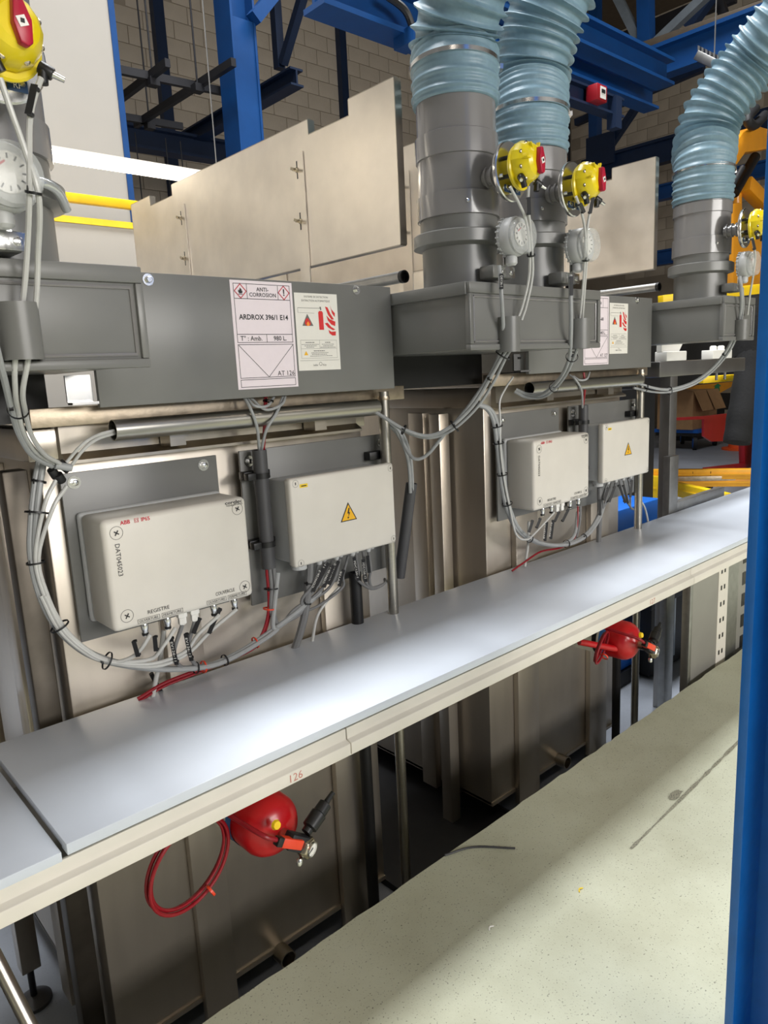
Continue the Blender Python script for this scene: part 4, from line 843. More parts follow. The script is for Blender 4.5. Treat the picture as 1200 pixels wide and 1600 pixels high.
#@@EXT
# ================================================================== fire extinguishers under the beam
def extinguisher(k, c, label, clabel):
    r = .080
    t = thing('fire_extinguisher', (c.x, c.y+.19, c.z-r), label, 'extinguisher', 'red fire extinguishers')
    n = V((0, -1, 0))
    B().lathe([(.055, -.40), (r, -.375), (r, -.02), (r-.004, -.006), (r-.014, .010), (r-.035, .024), (.022, .030), (.020, .034)], c, n, 48).build('cylinder', 'red', t, sharp=50)
    B().lathe([(r+.0012, -.30), (r+.0012, -.10)], c, n, 48, cap=False).build('label_band', 'label_white', t); B().lathe([(r+.0018, -.10), (r+.0018, -.075)], c, n, 48, cap=False).build('label_stripe', 'label_blue', t)
    v0 = c + V((.004, -.034, -.004))
    bl = MB().cyl(v0, v0+V((0, -.03, 0)), .018, n=16).build('neck', 'hex_metal', t)
    hv = v0+V((.034, -.045, -.028))
    MB().lathe([(.024, -.012), (.028, -.008), (.028, .012), (.024, .018)], hv, (.35, -1, -.12), 6).build('valve_body', 'hex_metal', t, bevel=.002)
    gd = MB().lathe([(.016, .0185), (.016, .0205)], hv, (.35, -1, -.12), 24).build('gauge_face', 'dial', t); B().lathe([(.0165, .018), (.019, .018), (.019, .023), (.0165, .023), (.0165, .018)], hv, (.35, -1, -.12), 24, cap=False).build('gauge_rim', 'steel_bright', gd)
    B().obox(hv+V((0, -.0225, -.002)), .009, .0006, .0012, (.8, 0, .6)).build('gauge_needle', 'ink', gd)
    MB().obox(v0+V((.012, -.042, -.006)), .034, .017, .020, (.75, 0, -.55), (0, 1, 0), (.55, 0, .75)).build('valve_block', 'black_steel', t, bevel=.004)
    MB().obox(v0+V((-.012, -.052, .010)), .030, .012, .012, (.85, -.1, -.5), (0, 1, 0), (.5, 0, .85)).build('red_handle', 'orange_red', t, bevel=.003)
    B().obox(v0+V((-.042, -.05, .028)), .010, .010, .011, (.85, 0, -.5), (0, 1, 0), (.5, 0, .85)).build('plug', 'black', t, bevel=.002)
    B().lathe([(.010, 0), (.013, .004), (.010, .012)], v0+V((-.034, -.022, .056)), (0, -1, .2), 8).build('safety_seal', 'yellow_paint', t)
    B().lathe([(.006, 0), (.008, .004), (.008, .014), (.006, .018)], hv+V((-.02, .0, -.022)), (-.2, -.1, -1), 10).build('drain_nipple', 'steel_bright', t)
    cv = v0+V((.045, -.035, .0)); dr = V((.82, .15, .42)).normalized()
    B().lathe([(.013, 0), (.013, .012), (.020, .016), (.021, .055), (.018, .058), (.017, .085), (.008, .09), (.006, .12)], cv, dr, 20).build('cable_connector', 'black', t)
    B().tube([v0+V((-.045, -.05, .032)), v0+V((-.085, -.03, .062)), c+V((-.12, .10, .085)), c+V((-.15, .25, .10))], .006, 10).build('trigger_tube', 'red_tube', t)
    B().box(c.x-.045, c.x+.045, c.y+.10, c.y+.13, c.z+r-.002, .602).build('hanger', 'black', t); B().box(c.x-.05, c.x+.05, c.y+.27, c.y+.30, c.z+r-.002, .602).build('hanger', 'black', t)
    B().lathe([(r+.002, -.13), (r+.004, -.13), (r+.004, -.11), (r+.002, -.11)], c, n, 40, cap=False).build('strap', 'black', t)
    return t
c1 = pY(428, 1294, 1.43); extinguisher(0, c1, 'red extinguisher lying under the beam of the nearer tank', '')
c2 = pY(985, 1003, 1.43); extinguisher(1, c2, 'red extinguisher lying under the beam of the farther tank', '')
def coil(c, r, label, turns, rx=1.0, tie_a=-60, up=()):
    t = thing('tube_coil', (c.x, c.y, c.z-r), label, 'tube', 'red coiled tubes')
    for i in range(turns):
        q = [(c.x+rx*(r-.006*(i % 2))*math.cos(a), c.y+.010*i+.03*math.cos(a+.5), c.z+(r-.006*(i % 2))*math.sin(a)) for a in [j*math.pi/12 for j in range(24)]]
        B().tube(q, .0048, 9, 2, closed=True).build('tube_turn', 'red_tube', t)
    if up: B().tube(up, .0055, 9).build('tube_lead', 'red_tube', t)
    a = math.radians(tie_a); p = V((c.x+rx*r*math.cos(a), c.y+.015, c.z+r*math.sin(a)))
    B().lathe([(.014, -.003), (.016, -.003), (.016, .003), (.014, .003), (.014, -.003)], p, (-math.sin(a), 0, math.cos(a)), 14, cap=False).build('red_tie', 'orange_red', t)
k1 = pY(299, 1352, 1.47); coil(k1, .115, 'red coiled tube hanging below the beam beside the nearer extinguisher', 3, 1.0, -65)
k2 = pY(941, 1012, 1.45); coil(k2, .062, 'small red tube loop in front of the farther extinguisher', 2, 1.35, -60)
p0, p1 = pY(905, 1003, 1.52), pY(975, 1016, 1.44)
tag(MB().cyl(p0, p1, .013, n=14).build('red_pipe', 'red'), 'short red pipe running into the farther extinguisher', 'pipe')
#@@BACK
# ================================================================== blue column at the right picture edge
XC = 1.316
t = thing('steel_column', (XC+.1, .4, 0), 'bright blue painted steel column at the right picture edge', 'column', 'blue steel columns')
B().box(XC, XC+.20, .482, .500, 0, 4.5).build('flange', 'blue_column', t, bevel=.002); B().box(XC, XC+.20, .30, .318, 0, 4.5).build('flange', 'blue_column', t, bevel=.002)
B().box(XC+.094, XC+.106, .318, .482, 0, 4.5).build('web', 'blue_column', t); B().box(XC-.04, XC+.24, .26, .54, 0, .02).build('base_plate', 'blue_column', t)
# ================================================================== rack at the right
rk = thing('rack', (4.2, 1.95, PIT), 'stainless rack with white plastic blocks beside the blue column', 'rack')
x0, x1 = pY(1031, 580, 1.9).x, pY(1165, 565, 1.9).x
B().box(x0, x1, 1.90, 1.985, 1.465, 1.548).build('beam', 'rack_steel', rk, bevel=.006)
for zz in (.62,): pass
xa, xb = pY(1044, 700, 1.91).x, pY(1055, 700, 1.91).x
yb = pX(1029, 700, xa).y
B().box(xa, xb, 1.905, min(yb, 1.98), PIT, 1.466).build('post', 'rack_steel', rk, bevel=.005)
for (pa, pb, za) in (((1042, 560), (1073, 560), 0), ((1114, 556), (1144, 553), 0)):
    a, b = pY(*pa, 1.9), pY(*pb, 1.9)
    bk = MB().box(a.x, b.x, 1.90, 1.97, 1.5485, 1.60).build('rest_block', 'white', rk, bevel=.004)
    if pa[0] < 1100: B().prism([(0, 1.60), (.20, 1.60), (.26, 1.66), (0, 1.66)], (a.x, 1.93, 0), (1, 0, 0), (0, 0, 1), (0, .03, 0)).build('rest_lip', 'white', bk)
    else:
        for q in (.3, .7): B().lathe([(.02, 0), (.02, .02), (.012, .026)], (a.x+(b.x-a.x)*q, 1.935, 1.60), (0, 0, 1), 12).build('knob', 'white', bk)
for px in (1059, 1122, 1135): p = pY(px, 590, 1.93); B().cyl((p.x, 1.94, 1.42), (p.x, 1.94, 1.466), .008, n=10).build('bolt', 'steel_bright', rk)
xs, xe = pY(1045, 760, 1.86).x, pY(1058, 760, 1.86).x
ch = thing('strut_channel', (xs, 1.86, .0), 'galvanised strut channel bolted in front of the rack post', 'channel')
B().box(xs, xe, 1.855, 1.895, PIT, pY(1050, 713, 1.86).z).build('upright', 'galv', ch, bevel=.002); pz = pY(1080, 785, 1.86).z
B().box(xe, pY(1130, 785, 1.86).x, 1.855, 1.895, pz-.03, pz+.03).build('arm', 'galv', ch, bevel=.002)
# ================================================================== end cabinet under the beam
cb = thing('end_cabinet', (3.6, 1.7, PIT), 'grey sheet cabinet with perforated edge under the far end of the beam', 'cabinet')
X0, X1, X2, X3, X4 = (pY(px, py, 1.50).x for px, py in ((1078, 990), (1120, 970), (1135, 960), (1152, 950), (1170, 940)))
B().box(X0-.03, X0, 1.49, 1.53, PIT, .60).build('corner_post', 'galv', cb, bevel=.002); B().box(X0, X1, 1.50, 1.52, PIT, .60).build('grey_panel', 'grey_panel', cb)
pf_ = B().box(X1, X2, 1.498, 1.52, PIT, .60).build('perforated_strip', 'beam_pvc', cb)
for i in range(7):
    zz = -.05+.088*i
    for q in (.3, .62): B().box(X1+(X2-X1)*q-.008, X1+(X2-X1)*q+.008, 1.497, 1.4985, zz-.012, zz+.012).build('slot', 'black', pf_)
B().box(X2+.004, X3, 1.50, 1.52, PIT, .60).build('side_panel', 'galv', cb); B().box(X3, X4, 1.50, 1.52, PIT, .60).build('slotted_post', 'grey_panel', cb)
for i in range(5): B().box(X3+.05, X3+.09, 1.498, 1.4995, -.02+.12*i, .05+.12*i).build('slot', 'black', cb)
# black machine standing in the pit
mc = pZ(1016, 1063, PIT)
m_ = thing('machine', (mc.x+.6, mc.y+.4, PIT), 'black and blue machine on the pit floor behind the farther extinguisher', 'machine')
B().box(mc.x, mc.x+2.0, mc.y, mc.y+.7, PIT+.02, .02).build('base', 'machine_black', m_, bevel=.01); B().box(mc.x-.12, mc.x+2.0, mc.y-.06, mc.y+.7, .02, .28).build('table', 'machine_black', m_, bevel=.01)
B().box(mc.x-.5, mc.x-.002, mc.y+.1, mc.y+.6, PIT+.10, PIT+.26).build('side_drawer', 'machine_blue', m_, bevel=.006); B().box(mc.x-.5, mc.x-.002, mc.y+.08, mc.y+.6, PIT, PIT+.10).build('plinth', 'machine_black', m_)
for q in (.25, .30): B().box(mc.x+q, mc.x+q+.02, mc.y-.006, mc.y, PIT+.08, .0).build('trim_strip', 'grey_steel', m_)
B().box(mc.x+.95, mc.x+1.1, mc.y-.01, mc.y, PIT+.05, .0).build('blue_panel', 'machine_blue', m_)
bb = [pY(960, 800, 2.6), pY(1030, 832, 2.6)]
tag(MB().box(bb[0].x, bb[1].x, 2.6, 3.0, .286, bb[0].z).build('bin', 'machine_blue', None, bevel=.01), 'blue bin standing on the black machine behind the farther post', 'bin')
# ================================================================== far clutter on the right
def bar(name, label, cat, a, b, w_, h, mtl, group=None, grooves=0, bevel=.004):
    d = V(b)-V(a); L = d.length; d.normalize(); sd = d.cross(V((0, 0, 1))).normalized(); up = sd.cross(d)
    t = thing(name, V(a), label, cat, group)
    MB().obox((V(a)+V(b))/2, L/2, w_/2, h/2, d, sd, up).build('bar', mtl, t, bevel=bevel)
    for g in range(grooves): MB().obox((V(a)+V(b))/2+sd*(w_/2+.004)*(1 if sd.dot(_f) < 0 else -1)+up*(h*(g+1)/(grooves+1)-h/2), L/2, .006, .008, d, sd, up).build('ridge', mtl, t)
    return t
for i, (pa, pb, z, h, mt, lb) in enumerate((((1012, 741), (1185, 740), .42, .10, 'ochre_paint', 'upper ochre barrier rail behind the rack'), ((1012, 754), (1185, 752), .34, .09, 'ochre_paint', 'lower ochre barrier rail behind the rack'), ((1050, 762), (1136, 782), .305, .13, 'yellow_paint', 'short bright yellow rail slanting down to the white plank'), ((1000, 760), (1030, 763), .30, .24, 'yellow_paint', 'bright yellow rail end seen left of the rack post'))):
    a, b = pZ(*pa, z), pZ(*pb, z); bar('barrier_rail', lb, 'barrier', a, b, .08, h, mt, 'yellow barrier rails', grooves=1)
a, b = pZ(1055, 748, .38), pZ(1185, 746, .38); bar('steel_strip', 'worn steel strip between the two ochre barrier rails', 'strip', a, b, .05, .05, 'steel_rough')
bs = thing('barrier_stand', pZ(1100, 800, 0), 'dark steel stand carrying the ochre barrier rails', 'stand')
for px in (1030, 1092, 1120):
    p = pZ(px, 760, .3); B().box(p.x-.03, p.x+.03, p.y+.05, p.y+.11, 0 if p.x > 5.4 else PIT, .45).build('upright', 'black_steel', bs)
dp = pZ(1085, 703, 0)
dl = thing('dolly', (dp.x, dp.y, 0), 'flat dolly with blue wheels under the cardboard box', 'dolly')
B().box(dp.x-.1, dp.x+.9, dp.y-.1, dp.y+.7, .30, .36).build('deck', 'machine_blue', dl); B().box(dp.x-.08, dp.x+.88, dp.y-.08, dp.y+.68, .24, .30).build('frame', 'black', dl)
for qx, qy in ((.0, .0), (.8, .0), (0, .6), (.8, .6)):
    w1 = MB().lathe([(.10, -.03), (.13, -.03), (.13, .03), (.10, .03)], (dp.x+qx, dp.y+qy, .13), (.6, -1, 0), 24).build('tyre', 'black_rubber', dl); B().lathe([(.095, -.034), (.095, .034)], (dp.x+qx, dp.y+qy, .13), (.6, -1, 0), 20).build('wheel', 'machine_blue', w1)
    B().box(dp.x+qx-.04, dp.x+qx+.04, dp.y+qy-.04, dp.y+qy+.04, .2, .25).build('caster', 'black', dl)
cx0, cx1, cy0, cy1, cz0, cz1 = dp.x-.15, dp.x+.80, dp.y-.02, dp.y+.62, .362, 1.02
bx = thing('cardboard_box', (dp.x+.3, dp.y+.3, cz0), 'open brown cardboard box on the dolly behind the rack', 'box')
B().box(cx0, cx1, cy0, cy1, cz0, cz1).build('carton', 'cardboard', bx)
for (xa_, xb_) in ((cx0, (cx0+cx1)/2-.02), ((cx0+cx1)/2+.02, cx1)): B().add([(xa_, cy0-.002, cz1), (xb_, cy0-.002, cz1), (xb_-.02, cy0-.16, cz1-.34), (xa_+.02, cy0-.16, cz1-.34), (xa_, cy0-.008, cz1+.004), (xb_, cy0-.008, cz1+.004), (xb_-.02, cy0-.168, cz1-.336), (xa_+.02, cy0-.168, cz1-.336)], [(0, 1, 2, 3), (4, 7, 6, 5), (0, 4, 5, 1), (1, 5, 6, 2), (2, 6, 7, 3), (3, 7, 4, 0)]).build('flap', 'cardboard', bx)
B().add([(cx0, cy0, cz1), (cx0, cy1, cz1), (cx0-.25, cy1, cz1+.05), (cx0-.25, cy0, cz1+.05)], [(0, 1, 2, 3)]).build('flap', 'cardboard', bx)
def pxprism(pts, Y, depth): return MB().prism([(p.x, p.z) for p in (pY(a, b, Y) for a, b in pts)], (0, Y, 0), (1, 0, 0), (0, 0, 1), (0, depth, 0))
rs = thing('red_stand', pZ(1170, 730, 0), 'dark red steel stand with a sheet panel in front of the dolly', 'stand')
YS = pZ(1170, 730, 0).y
pxprism([(1053, 653), (1105, 650), (1140, 646), (1140, 650), (1105, 655), (1053, 657)], YS, .05).build('rail', 'red_dark', rs)
pxprism([(1100, 655), (1140, 648), (1178, 648), (1178, 688), (1165, 687), (1140, 689), (1112, 690), (1100, 682)], YS+.01, .03).build('panel', 'red_dark', rs)
pxprism([(1163, 686), (1176, 686), (1176, 731), (1164, 731)], YS-.02, .08).build('leg', 'red_dark', rs); pxprism([(1105, 731), (1164, 724), (1176, 726), (1176, 733), (1105, 733)], YS-.03, .06).build('foot', 'red_dark', rs)
pc = pZ(1157, 702, 0); cn = thing('traffic_cone', pc, 'orange plastic cone base behind the red stand', 'cone')
B().lathe([(.30, 0), (.30, .03), (.2, .04), (.16, .30), (.09, .62), (.04, .7)], pc, (0, 0, 1), 24).build('cone', 'orange', cn)
oy = 6.25
og = thing('orange_cover', pY(1110, 615, oy), 'orange machine cover with green arrow behind the cardboard box', 'machine cover')
pxprism([(1075, 612), (1100, 594), (1145, 592), (1145, 603), (1125, 614), (1085, 614)], oy, .5).build('shell', 'robot_orange', og)
pxprism([(1114, 611), (1118, 604), (1115, 604), (1122, 599), (1127, 603), (1124, 604), (1125, 611)], oy-.006, .006).build('arrow_mark', 'green', og) if 'green' in MATS else None
pxprism([(1080, 614), (1145, 614), (1145, 640), (1080, 640)], oy+.05, .5).build('undercarriage', 'machine_black', og)
B().box(pY(1090, 640, oy).x, pY(1140, 640, oy).x, oy+.1, oy+.5, 0, pY(1100, 640, oy+.1).z).build('pedestal', 'machine_black', og)
bk_ = thing('machine_enclosure', (pY(1012, 600, 3.1).x, 3.1, 0), 'black machine enclosure looming behind the rack', 'machine')
pxprism([(998, 505), (1320, 470), (1320, 580), (998, 610)], 3.1, .35).build('upper_body', 'machine_black', bk_)
q_ = pY(1024, 605, 3.1); B().box(q_.x-.55, q_.x, 3.1, 3.4, 0, q_.z).build('pillar', 'machine_black', bk_)
q_ = pY(1330, 585, 3.1); B().box(q_.x-.3, q_.x, 3.1, 3.4, 0, q_.z).build('pillar', 'machine_black', bk_)
js = thing('jacket_sleeve', W((1158, 690, 2.4)), 'black fabric sleeve hanging between the rack and the blue column', 'clothing')
MB().tube([W((1176, 555, 2.45)), W((1172, 590, 2.42)), W((1164, 630, 2.4)), W((1156, 665, 2.4)), W((1151, 692, 2.4))], .11, 16, 6, rf=lambda i, m: .135-.035*i/m+.003*math.sin(i*.9)).build('sleeve', 'cloth_black', js)
MB().cyl(W((1180, 470, 2.5)), W((1176, 560, 2.45)), .16, .15, 16).build('shoulder', 'cloth_black', js)
a, b = pY(1032, 470, 2.75), pY(1200, 450, 2.35); bar('yellow_beam', 'yellow square beam crossing behind the lone duct', 'beam', a, b, .06, .075, 'yellow_paint', 'yellow square beams')
a, b = pY(1095, 594, 2.75), pY(1200, 586, 2.45); bar('yellow_beam', 'yellow square beam below the rack beam', 'beam', a, b, .06, .055, 'yellow_paint', 'yellow square beams')
# robot arm
YR = 3.4
rb = thing('robot_arm', V((pY(1170, 450, YR).x, YR, 0)), 'orange industrial robot arm behind the blue column', 'robot')
pxprism([(1146, 252), (1150, 222), (1162, 206), (1185, 196), (1215, 205), (1215, 230), (1182, 236), (1166, 238), (1152, 258)], YR, .30).build('upper_arm', 'robot_orange', rb, bevel=.02)
pxprism([(1146, 318), (1158, 316), (1164, 335), (1200, 372), (1290, 380), (1290, 452), (1146, 452)], YR+.02, .30).build('shoulder', 'robot_orange', rb, bevel=.02)
MB().cyl(W((1180, 245, YR+.1)), W((1147, 302, YR+.1)), .055, n=16).build('balance_cylinder', 'black', rb); MB().cyl(W((1160, 262, YR-.02)), W((1144, 290, YR-.02)), .03, n=12).build('cable_pack', 'black_rubber', rb)
MB().obox((W((1162, 286, YR+.1))+W((1200, 325, YR+.1)))/2, .34, .07, .075, W((1200, 325, YR+.1))-W((1162, 286, YR+.1)), (0, 1, 0), (W((1200, 325, YR+.1))-W((1162, 286, YR+.1))).cross(V((0, -1, 0)))).build('link', 'robot_orange', rb, bevel=.01)
MB().cyl(W((1150, 296, YR+.2)), W((1150, 330, YR+.2)), .06, n=16).build('joint', 'robot_orange', rb)
MB().tube([W((1195, 180, YR)), W((1178, 196, YR-.05)), W((1168, 185, YR-.05)), W((1180, 170, YR))], .05, 12).build('cable_loop', 'black_rubber', rb)
rx_ = pY(1250, 456, YR+.05).x; B().box(rx_, rx_+.6, YR+.05, YR+.5, 0, pY(1180, 456, YR+.05).z).build('base_column', 'robot_orange', rb, bevel=.02)
# ================================================================== steelwork of the hall
def ibeam(name, label, a, b, h, w_, mtl, group=None, tf=.12, cat='beam'):
    a, b = V(a), V(b); d = (b-a).normalized(); sd = d.cross(V((0, 0, 1)))
    sd = sd.normalized() if sd.length > .05 else V((1, 0, 0)); up = sd.cross(d).normalized(); c = (a+b)/2; L = (b-a).length; t_ = h*tf
    t = thing(name, a, label, cat, group)
    for s_ in (-1, 1): MB().obox(c+up*s_*(h-t_)/2, L/2, w_/2, t_/2, d, sd, up).build('flange', mtl, t)
    MB().obox(c, L/2, w_*.06, h/2-t_, d, sd, up).build('web', mtl, t)
    return t
def rod(name, label, a, b, r, mtl, group=None, cat='brace'):
    a, b = V(a), V(b); d = (b-a); sd = frame(d)[0]; return tag(MB().obox((a+b)/2, d.length/2, r, r, d, sd, d.cross(sd)).build(name, mtl), label, cat, group)
G1 = 'steel beams of the hall'; G2 = 'steel braces of the hall'
# main blue column behind the partition sheet
YA = 5.5; xl, xr = pY(367, 115, YA).x, pY(405, 115, YA).x
t = thing('steel_column', ((xl+xr)/2, YA+.1, 0), 'tall blue steel column behind the notched partition sheet', 'column', 'blue steel columns')
B().box(xl, xl+.02, YA, YA+.24, 0, 9).build('flange', 'blue_steel', t); B().box(xr-.02, xr, YA, YA+.24, 0, 9).build('flange', 'blue_steel', t); B().box(xl+.02, xr-.02, YA+.11, YA+.13, 0, 9).build('web', 'blue_steel', t); B().box(xl+.02, xr-.02, YA+.01, YA+.02, 0, pY(390, 32, YA).z).build('cover_plate', 'blue_steel', t)
a, b = pY(396, 30, YA-.02), pY(440, -25, YA-.02); rod('knee_brace', 'thick blue knee brace at the head of the tall blue column', a, b, .05, 'blue_steel', G2)
ibeam('roof_beam', 'dark navy beam ending right of the tall blue column', pX(464, 120, 4.9), pX(464, 120, 4.9)+V((0, 2.9, 0)), .17, .16, 'navy_steel', G1)
a = pY(196, 212, 8.4); ibeam('roof_beam', 'dark navy cross beam low behind the black strut frame', pY(150, 205, 8.6), pY(372, 243, 8.6), .26, .2, 'navy_steel', G1)
a, b = pX(436, 112, 4.9), pX(428, -20, 4.9); rod('hanger', 'dark vertical truss post above the navy beam end', pX(437, 108, 4.95), V((4.95, pX(437, 108, 4.95).y, 6)), .045, 'navy_steel', G2)
rod('hanger', 'dark slanted truss member above the navy beam end', pX(442, 100, 4.95), pX(476, -15, 4.95), .04, 'navy_steel', G2)
p = pY(533, 100, YB-.08); tag(B().box(p.x-.05, p.x+.10, YB-.14, YB-.015, 0, 9).build('slim_post', 'navy_steel'), 'slim navy post on the block wall behind the partition sheet', 'post', 'navy wall posts')
p = pY(250, 100, YB-.08); tag(B().box(p.x-.05, p.x+.12, YB-.14, YB-.015, 0, 9).build('slim_post', 'navy_steel'), 'slim navy post on the block wall behind the black strut frame', 'post', 'navy wall posts')
# black strut frame under the roof
fr = thing('rail_grid', pZ(262, 98, 4.0), 'black hanging frame of strut rails left of the tall blue column', 'frame')
for pa, pb in (((180, 108), (367, 147)), ((187, 155), (262, 98)), ((212, 195), (365, 97)), ((190, 182), (285, 198))):
    a, b = pZ(*pa, 4.0), pZ(*pb, 4.0); d = b-a; sd = d.cross(V((0, 0, 1))); MB().obox((a+b)/2, d.length/2, .022, .03, d, sd, (0, 0, 1)).build('rail', 'black_steel', fr)
for pa in ((238, 118), (308, 128), (233, 188)):
    a = pZ(*pa, 4.0); B().cyl(a-V((0, 0, .06)), a+V((0, 0, 5.0)), .008, n=8).build('drop_rod', 'black_steel', fr)
    B().obox(a-V((0, 0, .05)), .04, .04, .03).build('clamp', 'black_steel', fr)
for px in (205, 252, 275):
    a = pY(px, 150, 7.2); B().cyl((a.x, 7.2, 2.2), (a.x, 7.2, 4.0), .006, n=6).build('wire', 'black_steel', fr)
# LED luminaire and white booth at the back left
la, lb_ = pY(40, 243, 4.2), pY(297, 272, 4.2)
lm = thing('led_luminaire', (1.8, 4.2, lb_.z-.05), 'glowing white LED tube light behind the partition sheet', 'light')
B().cyl((la.x-.3, 4.2, (la.z+lb_.z)/2), (lb_.x+.35, 4.2, (la.z+lb_.z)/2), .030, n=16).build('tube', 'led', lm); B().box(la.x-.32, lb_.x+.37, 4.19, 4.25, (la.z+lb_.z)/2+.03, (la.z+lb_.z)/2+.05).build('housing', 'white', lm)
for q in (la.x-.2, lb_.x+.2): B().cyl((q, 4.22, (la.z+lb_.z)/2+.05), (q, 4.22, 9), .004, n=6).build('wire', 'galv', lm)
for (xa_, xb_, yy, lb) in ((-1.5, .1, 4.2, 'LED tube light of the same row beyond the left picture edge'), (-1.0, .6, 3.2, 'LED tube light over the tank backs beyond the left picture edge')):
    l2 = thing('led_luminaire', ((xa_+xb_)/2, yy, 2.73), lb, 'light', 'LED tube lights')
    B().cyl((xa_, yy, 2.78), (xb_, yy, 2.78), .030, n=16).build('tube', 'led', l2); B().box(xa_-.02, xb_+.02, yy-.01, yy+.05, 2.81, 2.83).build('housing', 'white', l2)
    B().cyl(((xa_+xb_)/2, yy+.02, 2.83), ((xa_+xb_)/2, yy+.02, 9), .004, n=6).build('wire', 'galv', l2)
YW = 5.5; wl, wr = pY(57, 150, YW).x, pY(188, 150, YW).x
wp = thing('booth_panel', ((wl+wr)/2, YW, 0), 'tall white booth panel with blue edge strips at the upper left', 'panel')
B().box(wl-2.2, wl-.02, YW, YW+.05, 0, 7).build('panel', 'white_panel', wp); B().box(wl+.02, wr-.02, YW, YW+.05, 0, 7).build('panel', 'white_panel', wp)
B().box(wl-.022, wl+.022, YW-.01, YW+.05, 0, 7).build('edge_strip', 'blue_steel', wp); B().box(wr-.022, wr+.022, YW-.01, YW+.06, 0, 7).build('edge_strip', 'blue_steel', wp)
a, b = pY(80, 305, 4.9), pY(240, 325, 4.9); bar('guard_rail', 'yellow rail crossing before the white booth panel', 'rail', a-V((1.0, 0, 0)), b, .05, .055, 'yellow_paint')
gy = 4.85; p = pY(80, 340, gy); q = pY(225, 420, gy)
gp = thing('glazed_screen', (p.x, gy, 0), 'low pale screen with yellow top strip below the yellow rail', 'screen'); B().box(p.x-.7, q.x, gy, gy+.02, 0, p.z-.02).build('pane', 'white_panel', gp); B().box(p.x-.7, q.x, gy-.01, gy+.03, p.z-.02, p.z+.02).build('top_strip', 'yellow_paint', gp)  # pale pane colour stands in for the white booth mirrored in glass
# crane rails and beams upper middle/right
zb = pY(560, 38, 4.0).z
ibeam('crane_beam', 'bright blue crane beam at the top edge left of the hoses', (pY(490, 10, 4.0).x, 4.0, zb+.14), (pY(650, 62, 4.0).x+.35, 4.0, zb+.14), .30, .22, 'blue_steel', G1)
tag(MB().tube([pY(600, -10, 3.85), pY(632, 15, 3.85), pY(645, 45, 3.85), pY(652, 70, 3.85)], .025, 8).build('crane_cable', 'black'), 'black cable hanging from the bright blue crane beam', 'cable')
tag(B().obox(pY(640, 62, 3.9), .06, .1, .05).build('beam_bracket', 'blue_steel'), 'small blue bracket at the end of the crane beam by the hose', 'bracket')
for i, (pe, Yp, h, w_, mt, lb) in enumerate((((1040, 117), 4.0, .25, .20, 'blue_steel', 'upper blue beam end between the hoses'), ((1018, 157), 4.3, .22, .18, 'blue_steel', 'second blue beam end just below the upper one'), ((966, 172), 4.0, .17, .13, 'navy_steel', 'lowest blue hoist rail carrying an orange control box'))):
    e = pY(*pe, Yp); ibeam('crane_beam', lb, (4.6, Yp, e.z-.03), (e.x, Yp, e.z), h, w_, mt, G1)
p = pY(932, 148, 3.9); hc = thing('hoist_control', p-V((0, 0, .07)), 'small red control box with white label on the lowest hoist rail', 'control box'); B().obox(p, .085, .06, .07).build('case', 'red_dark', hc, bevel=.01); B().obox(p+V((.01, -.062, 0)), .045, .002, .05).build('label_plate', 'white', hc); B().obox(p+V((.01, -.065, .012)), .03, .002, .016).build('display', 'ink', hc)
p = pY(960, 172, 3.95); tag(B().obox(p-V((0, 0, .03)), .05, .05, .14).build('end_stop', 'navy_steel'), 'navy end stop hanging from the lowest hoist rail', 'bracket')
e = pX(1010, 108, 9.0); ibeam('roof_beam', 'long blue roof beam rising to the upper right behind the bent hose', (9.0, e.y+.15, e.z+.02), (9.0, 1.8, e.z+.02), .36, .2, 'blue_steel', G1)
e1, e2 = pX(955, 88, 9.2), pX(1200, 12, 9.2); bar('roof_rail', 'brown roof rail above the long blue roof beam', 'rail', e1+V((0, .8, .0)), e2-V((0, .6, 0)), .08, .12, 'brown_steel')
e1, e2 = pX(900, 95, 10.5), pX(1150, -10, 10.5); bar('roof_purlin', 'dark purlin high under the roof', 'purlin', e1+V((0, 1.2, 0)), e2, .1, .2, 'black_steel')
for (pa, pb, X_, r, mt, lb) in (((930, -30), (930, 236), 13.2, .09, 'blue_steel', 'blue truss post left of the beam ends'), ((1008, -30), (1010, 70), 9.3, .08, 'blue_steel', 'blue truss post standing on the roof beam'), ((962, -10), (1002, 70), 9.3, .05, 'grey_steel', 'grey truss diagonal left of the blue truss post'), ((1112, -15), (1026, 66), 9.3, .05, 'grey_steel', 'grey truss diagonal right of the blue truss post'),
        ((1118, -15), (1075, 45), 9.6, .06, 'navy_steel', 'navy truss diagonal at the top right'), ((1120, -10), (1140, 50), 9.8, .05, 'black_steel', 'dark truss strut at the top right'), ((900, 192), (1100, 105), 13.3, .06, 'navy_steel', 'thin navy brace on the end wall'), ((948, 236), (996, 165), 13.2, .06, 'navy_steel', 'short navy diagonal on the end wall')):
    rod('truss_member', lb, pX(*pa, X_), pX(*pb, X_), r, mt, G2)
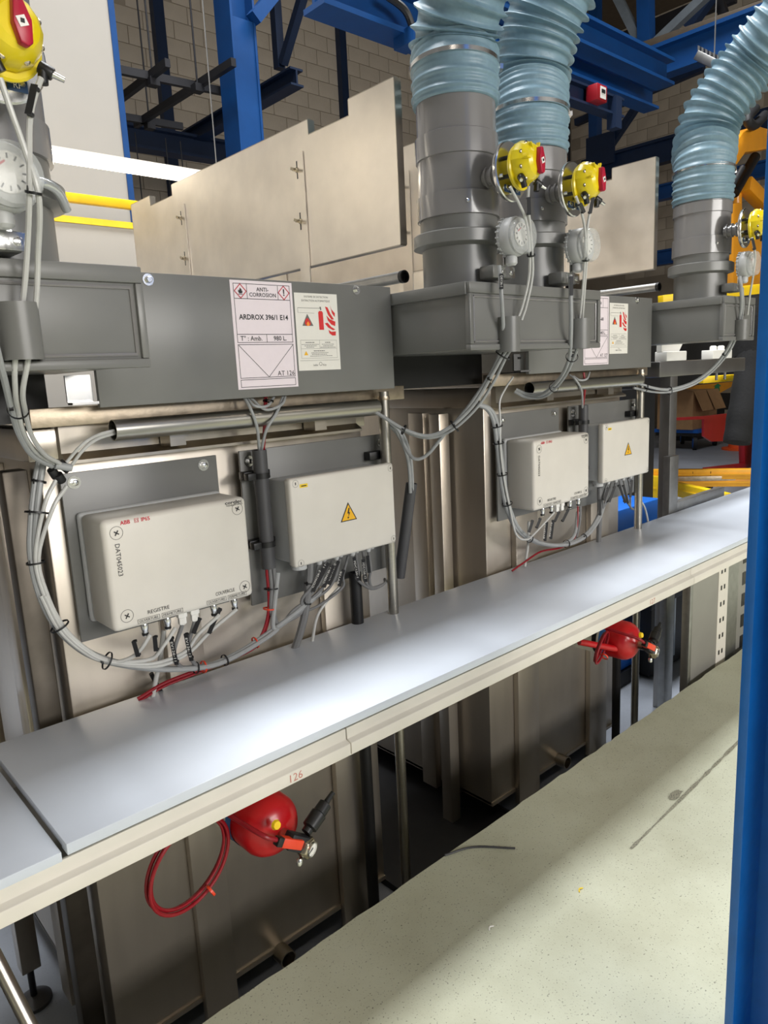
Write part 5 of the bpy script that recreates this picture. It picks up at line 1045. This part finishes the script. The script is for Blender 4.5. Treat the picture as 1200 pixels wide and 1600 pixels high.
for (py0, lb, h) in ((246, 'navy girder across the end wall', .42), (300, 'middle blue girder low on the end wall', .26), (402, 'lowest blue girder on the end wall', .26)):
    e = pX(1000 if py0 == 246 else 1040, py0, 13.2); ibeam('girder', lb, (13.2, 8.4, e.z), (13.2, 3.2, e.z), h, .2, 'navy_steel' if py0 == 246 else 'blue_steel', G1)
p = pX(888, 250, 15.4); tag(B().cyl((p.x, p.y, 0), (p.x, p.y, 9), .05, n=10).build('riser_pipe', 'black_steel'), 'thin black riser pipe in the far corner of the hall', 'pipe')
p = pX(938, 235, 13.1); tag(B().obox(p, .02, .30, .28).build('gusset_plate', 'navy_steel'), 'navy gusset plate at the foot of the blue truss post', 'plate')
a, b = pX(1092, 88, 7.5), pX(1140, 112, 7.5); ll = thing('hall_luminaire', a, 'grey unlit luminaire under the roof beam beside the bent hose', 'light'); d = b-a
MB().obox((a+b)/2, d.length/2, .07, .04, d, d.cross(V((0, 0, 1))), d.cross(V((0, 0, 1))).cross(d)).build('housing', 'galv', ll, bevel=.005)
B().cyl((a+b)/2, V(((a+b).x/2, (a+b).y/2, 9)), .006, n=6).build('wire', 'galv', ll)
for i in range(8): q = a.lerp(b, (i+.5)/8); MB().obox(q+V((0, 0, .06)), .012, .05, .03, d, d.cross(V((0, 0, 1))), (0, 0, 1)).build('cooling_fin', 'galv', ll)
# floor litter
for i, (px, py, lb) in enumerate(((908, 1392, 'tiny yellow leaf scrap on the aisle floor'), (768, 1452, 'tiny pale curl of swarf on the aisle floor'))):
    p = pZ(px, py, 0); m = MB(); m.tube([p+V((-.01, 0, .002)), p+V((0, .006, .004)), p+V((.012, .002, .002))], .002, 6); tag(m.build('litter', 'label_yellow' if i == 0 else 'white'), lb, 'litter')
p = pZ(745, 1330, 0); tag(MB().tube([pZ(695, 1338, 0)+V((0, 0, .004)), pZ(740, 1325, 0)+V((0, 0, .004)), pZ(805, 1327, 0)+V((0, 0, .004))], .0035, 8).build('cord', 'dark_pvc'), 'thin dark cord lying on the floor by the edge', 'cord')
for o in SC.objects:
    if '_org' in o: del o['_org']
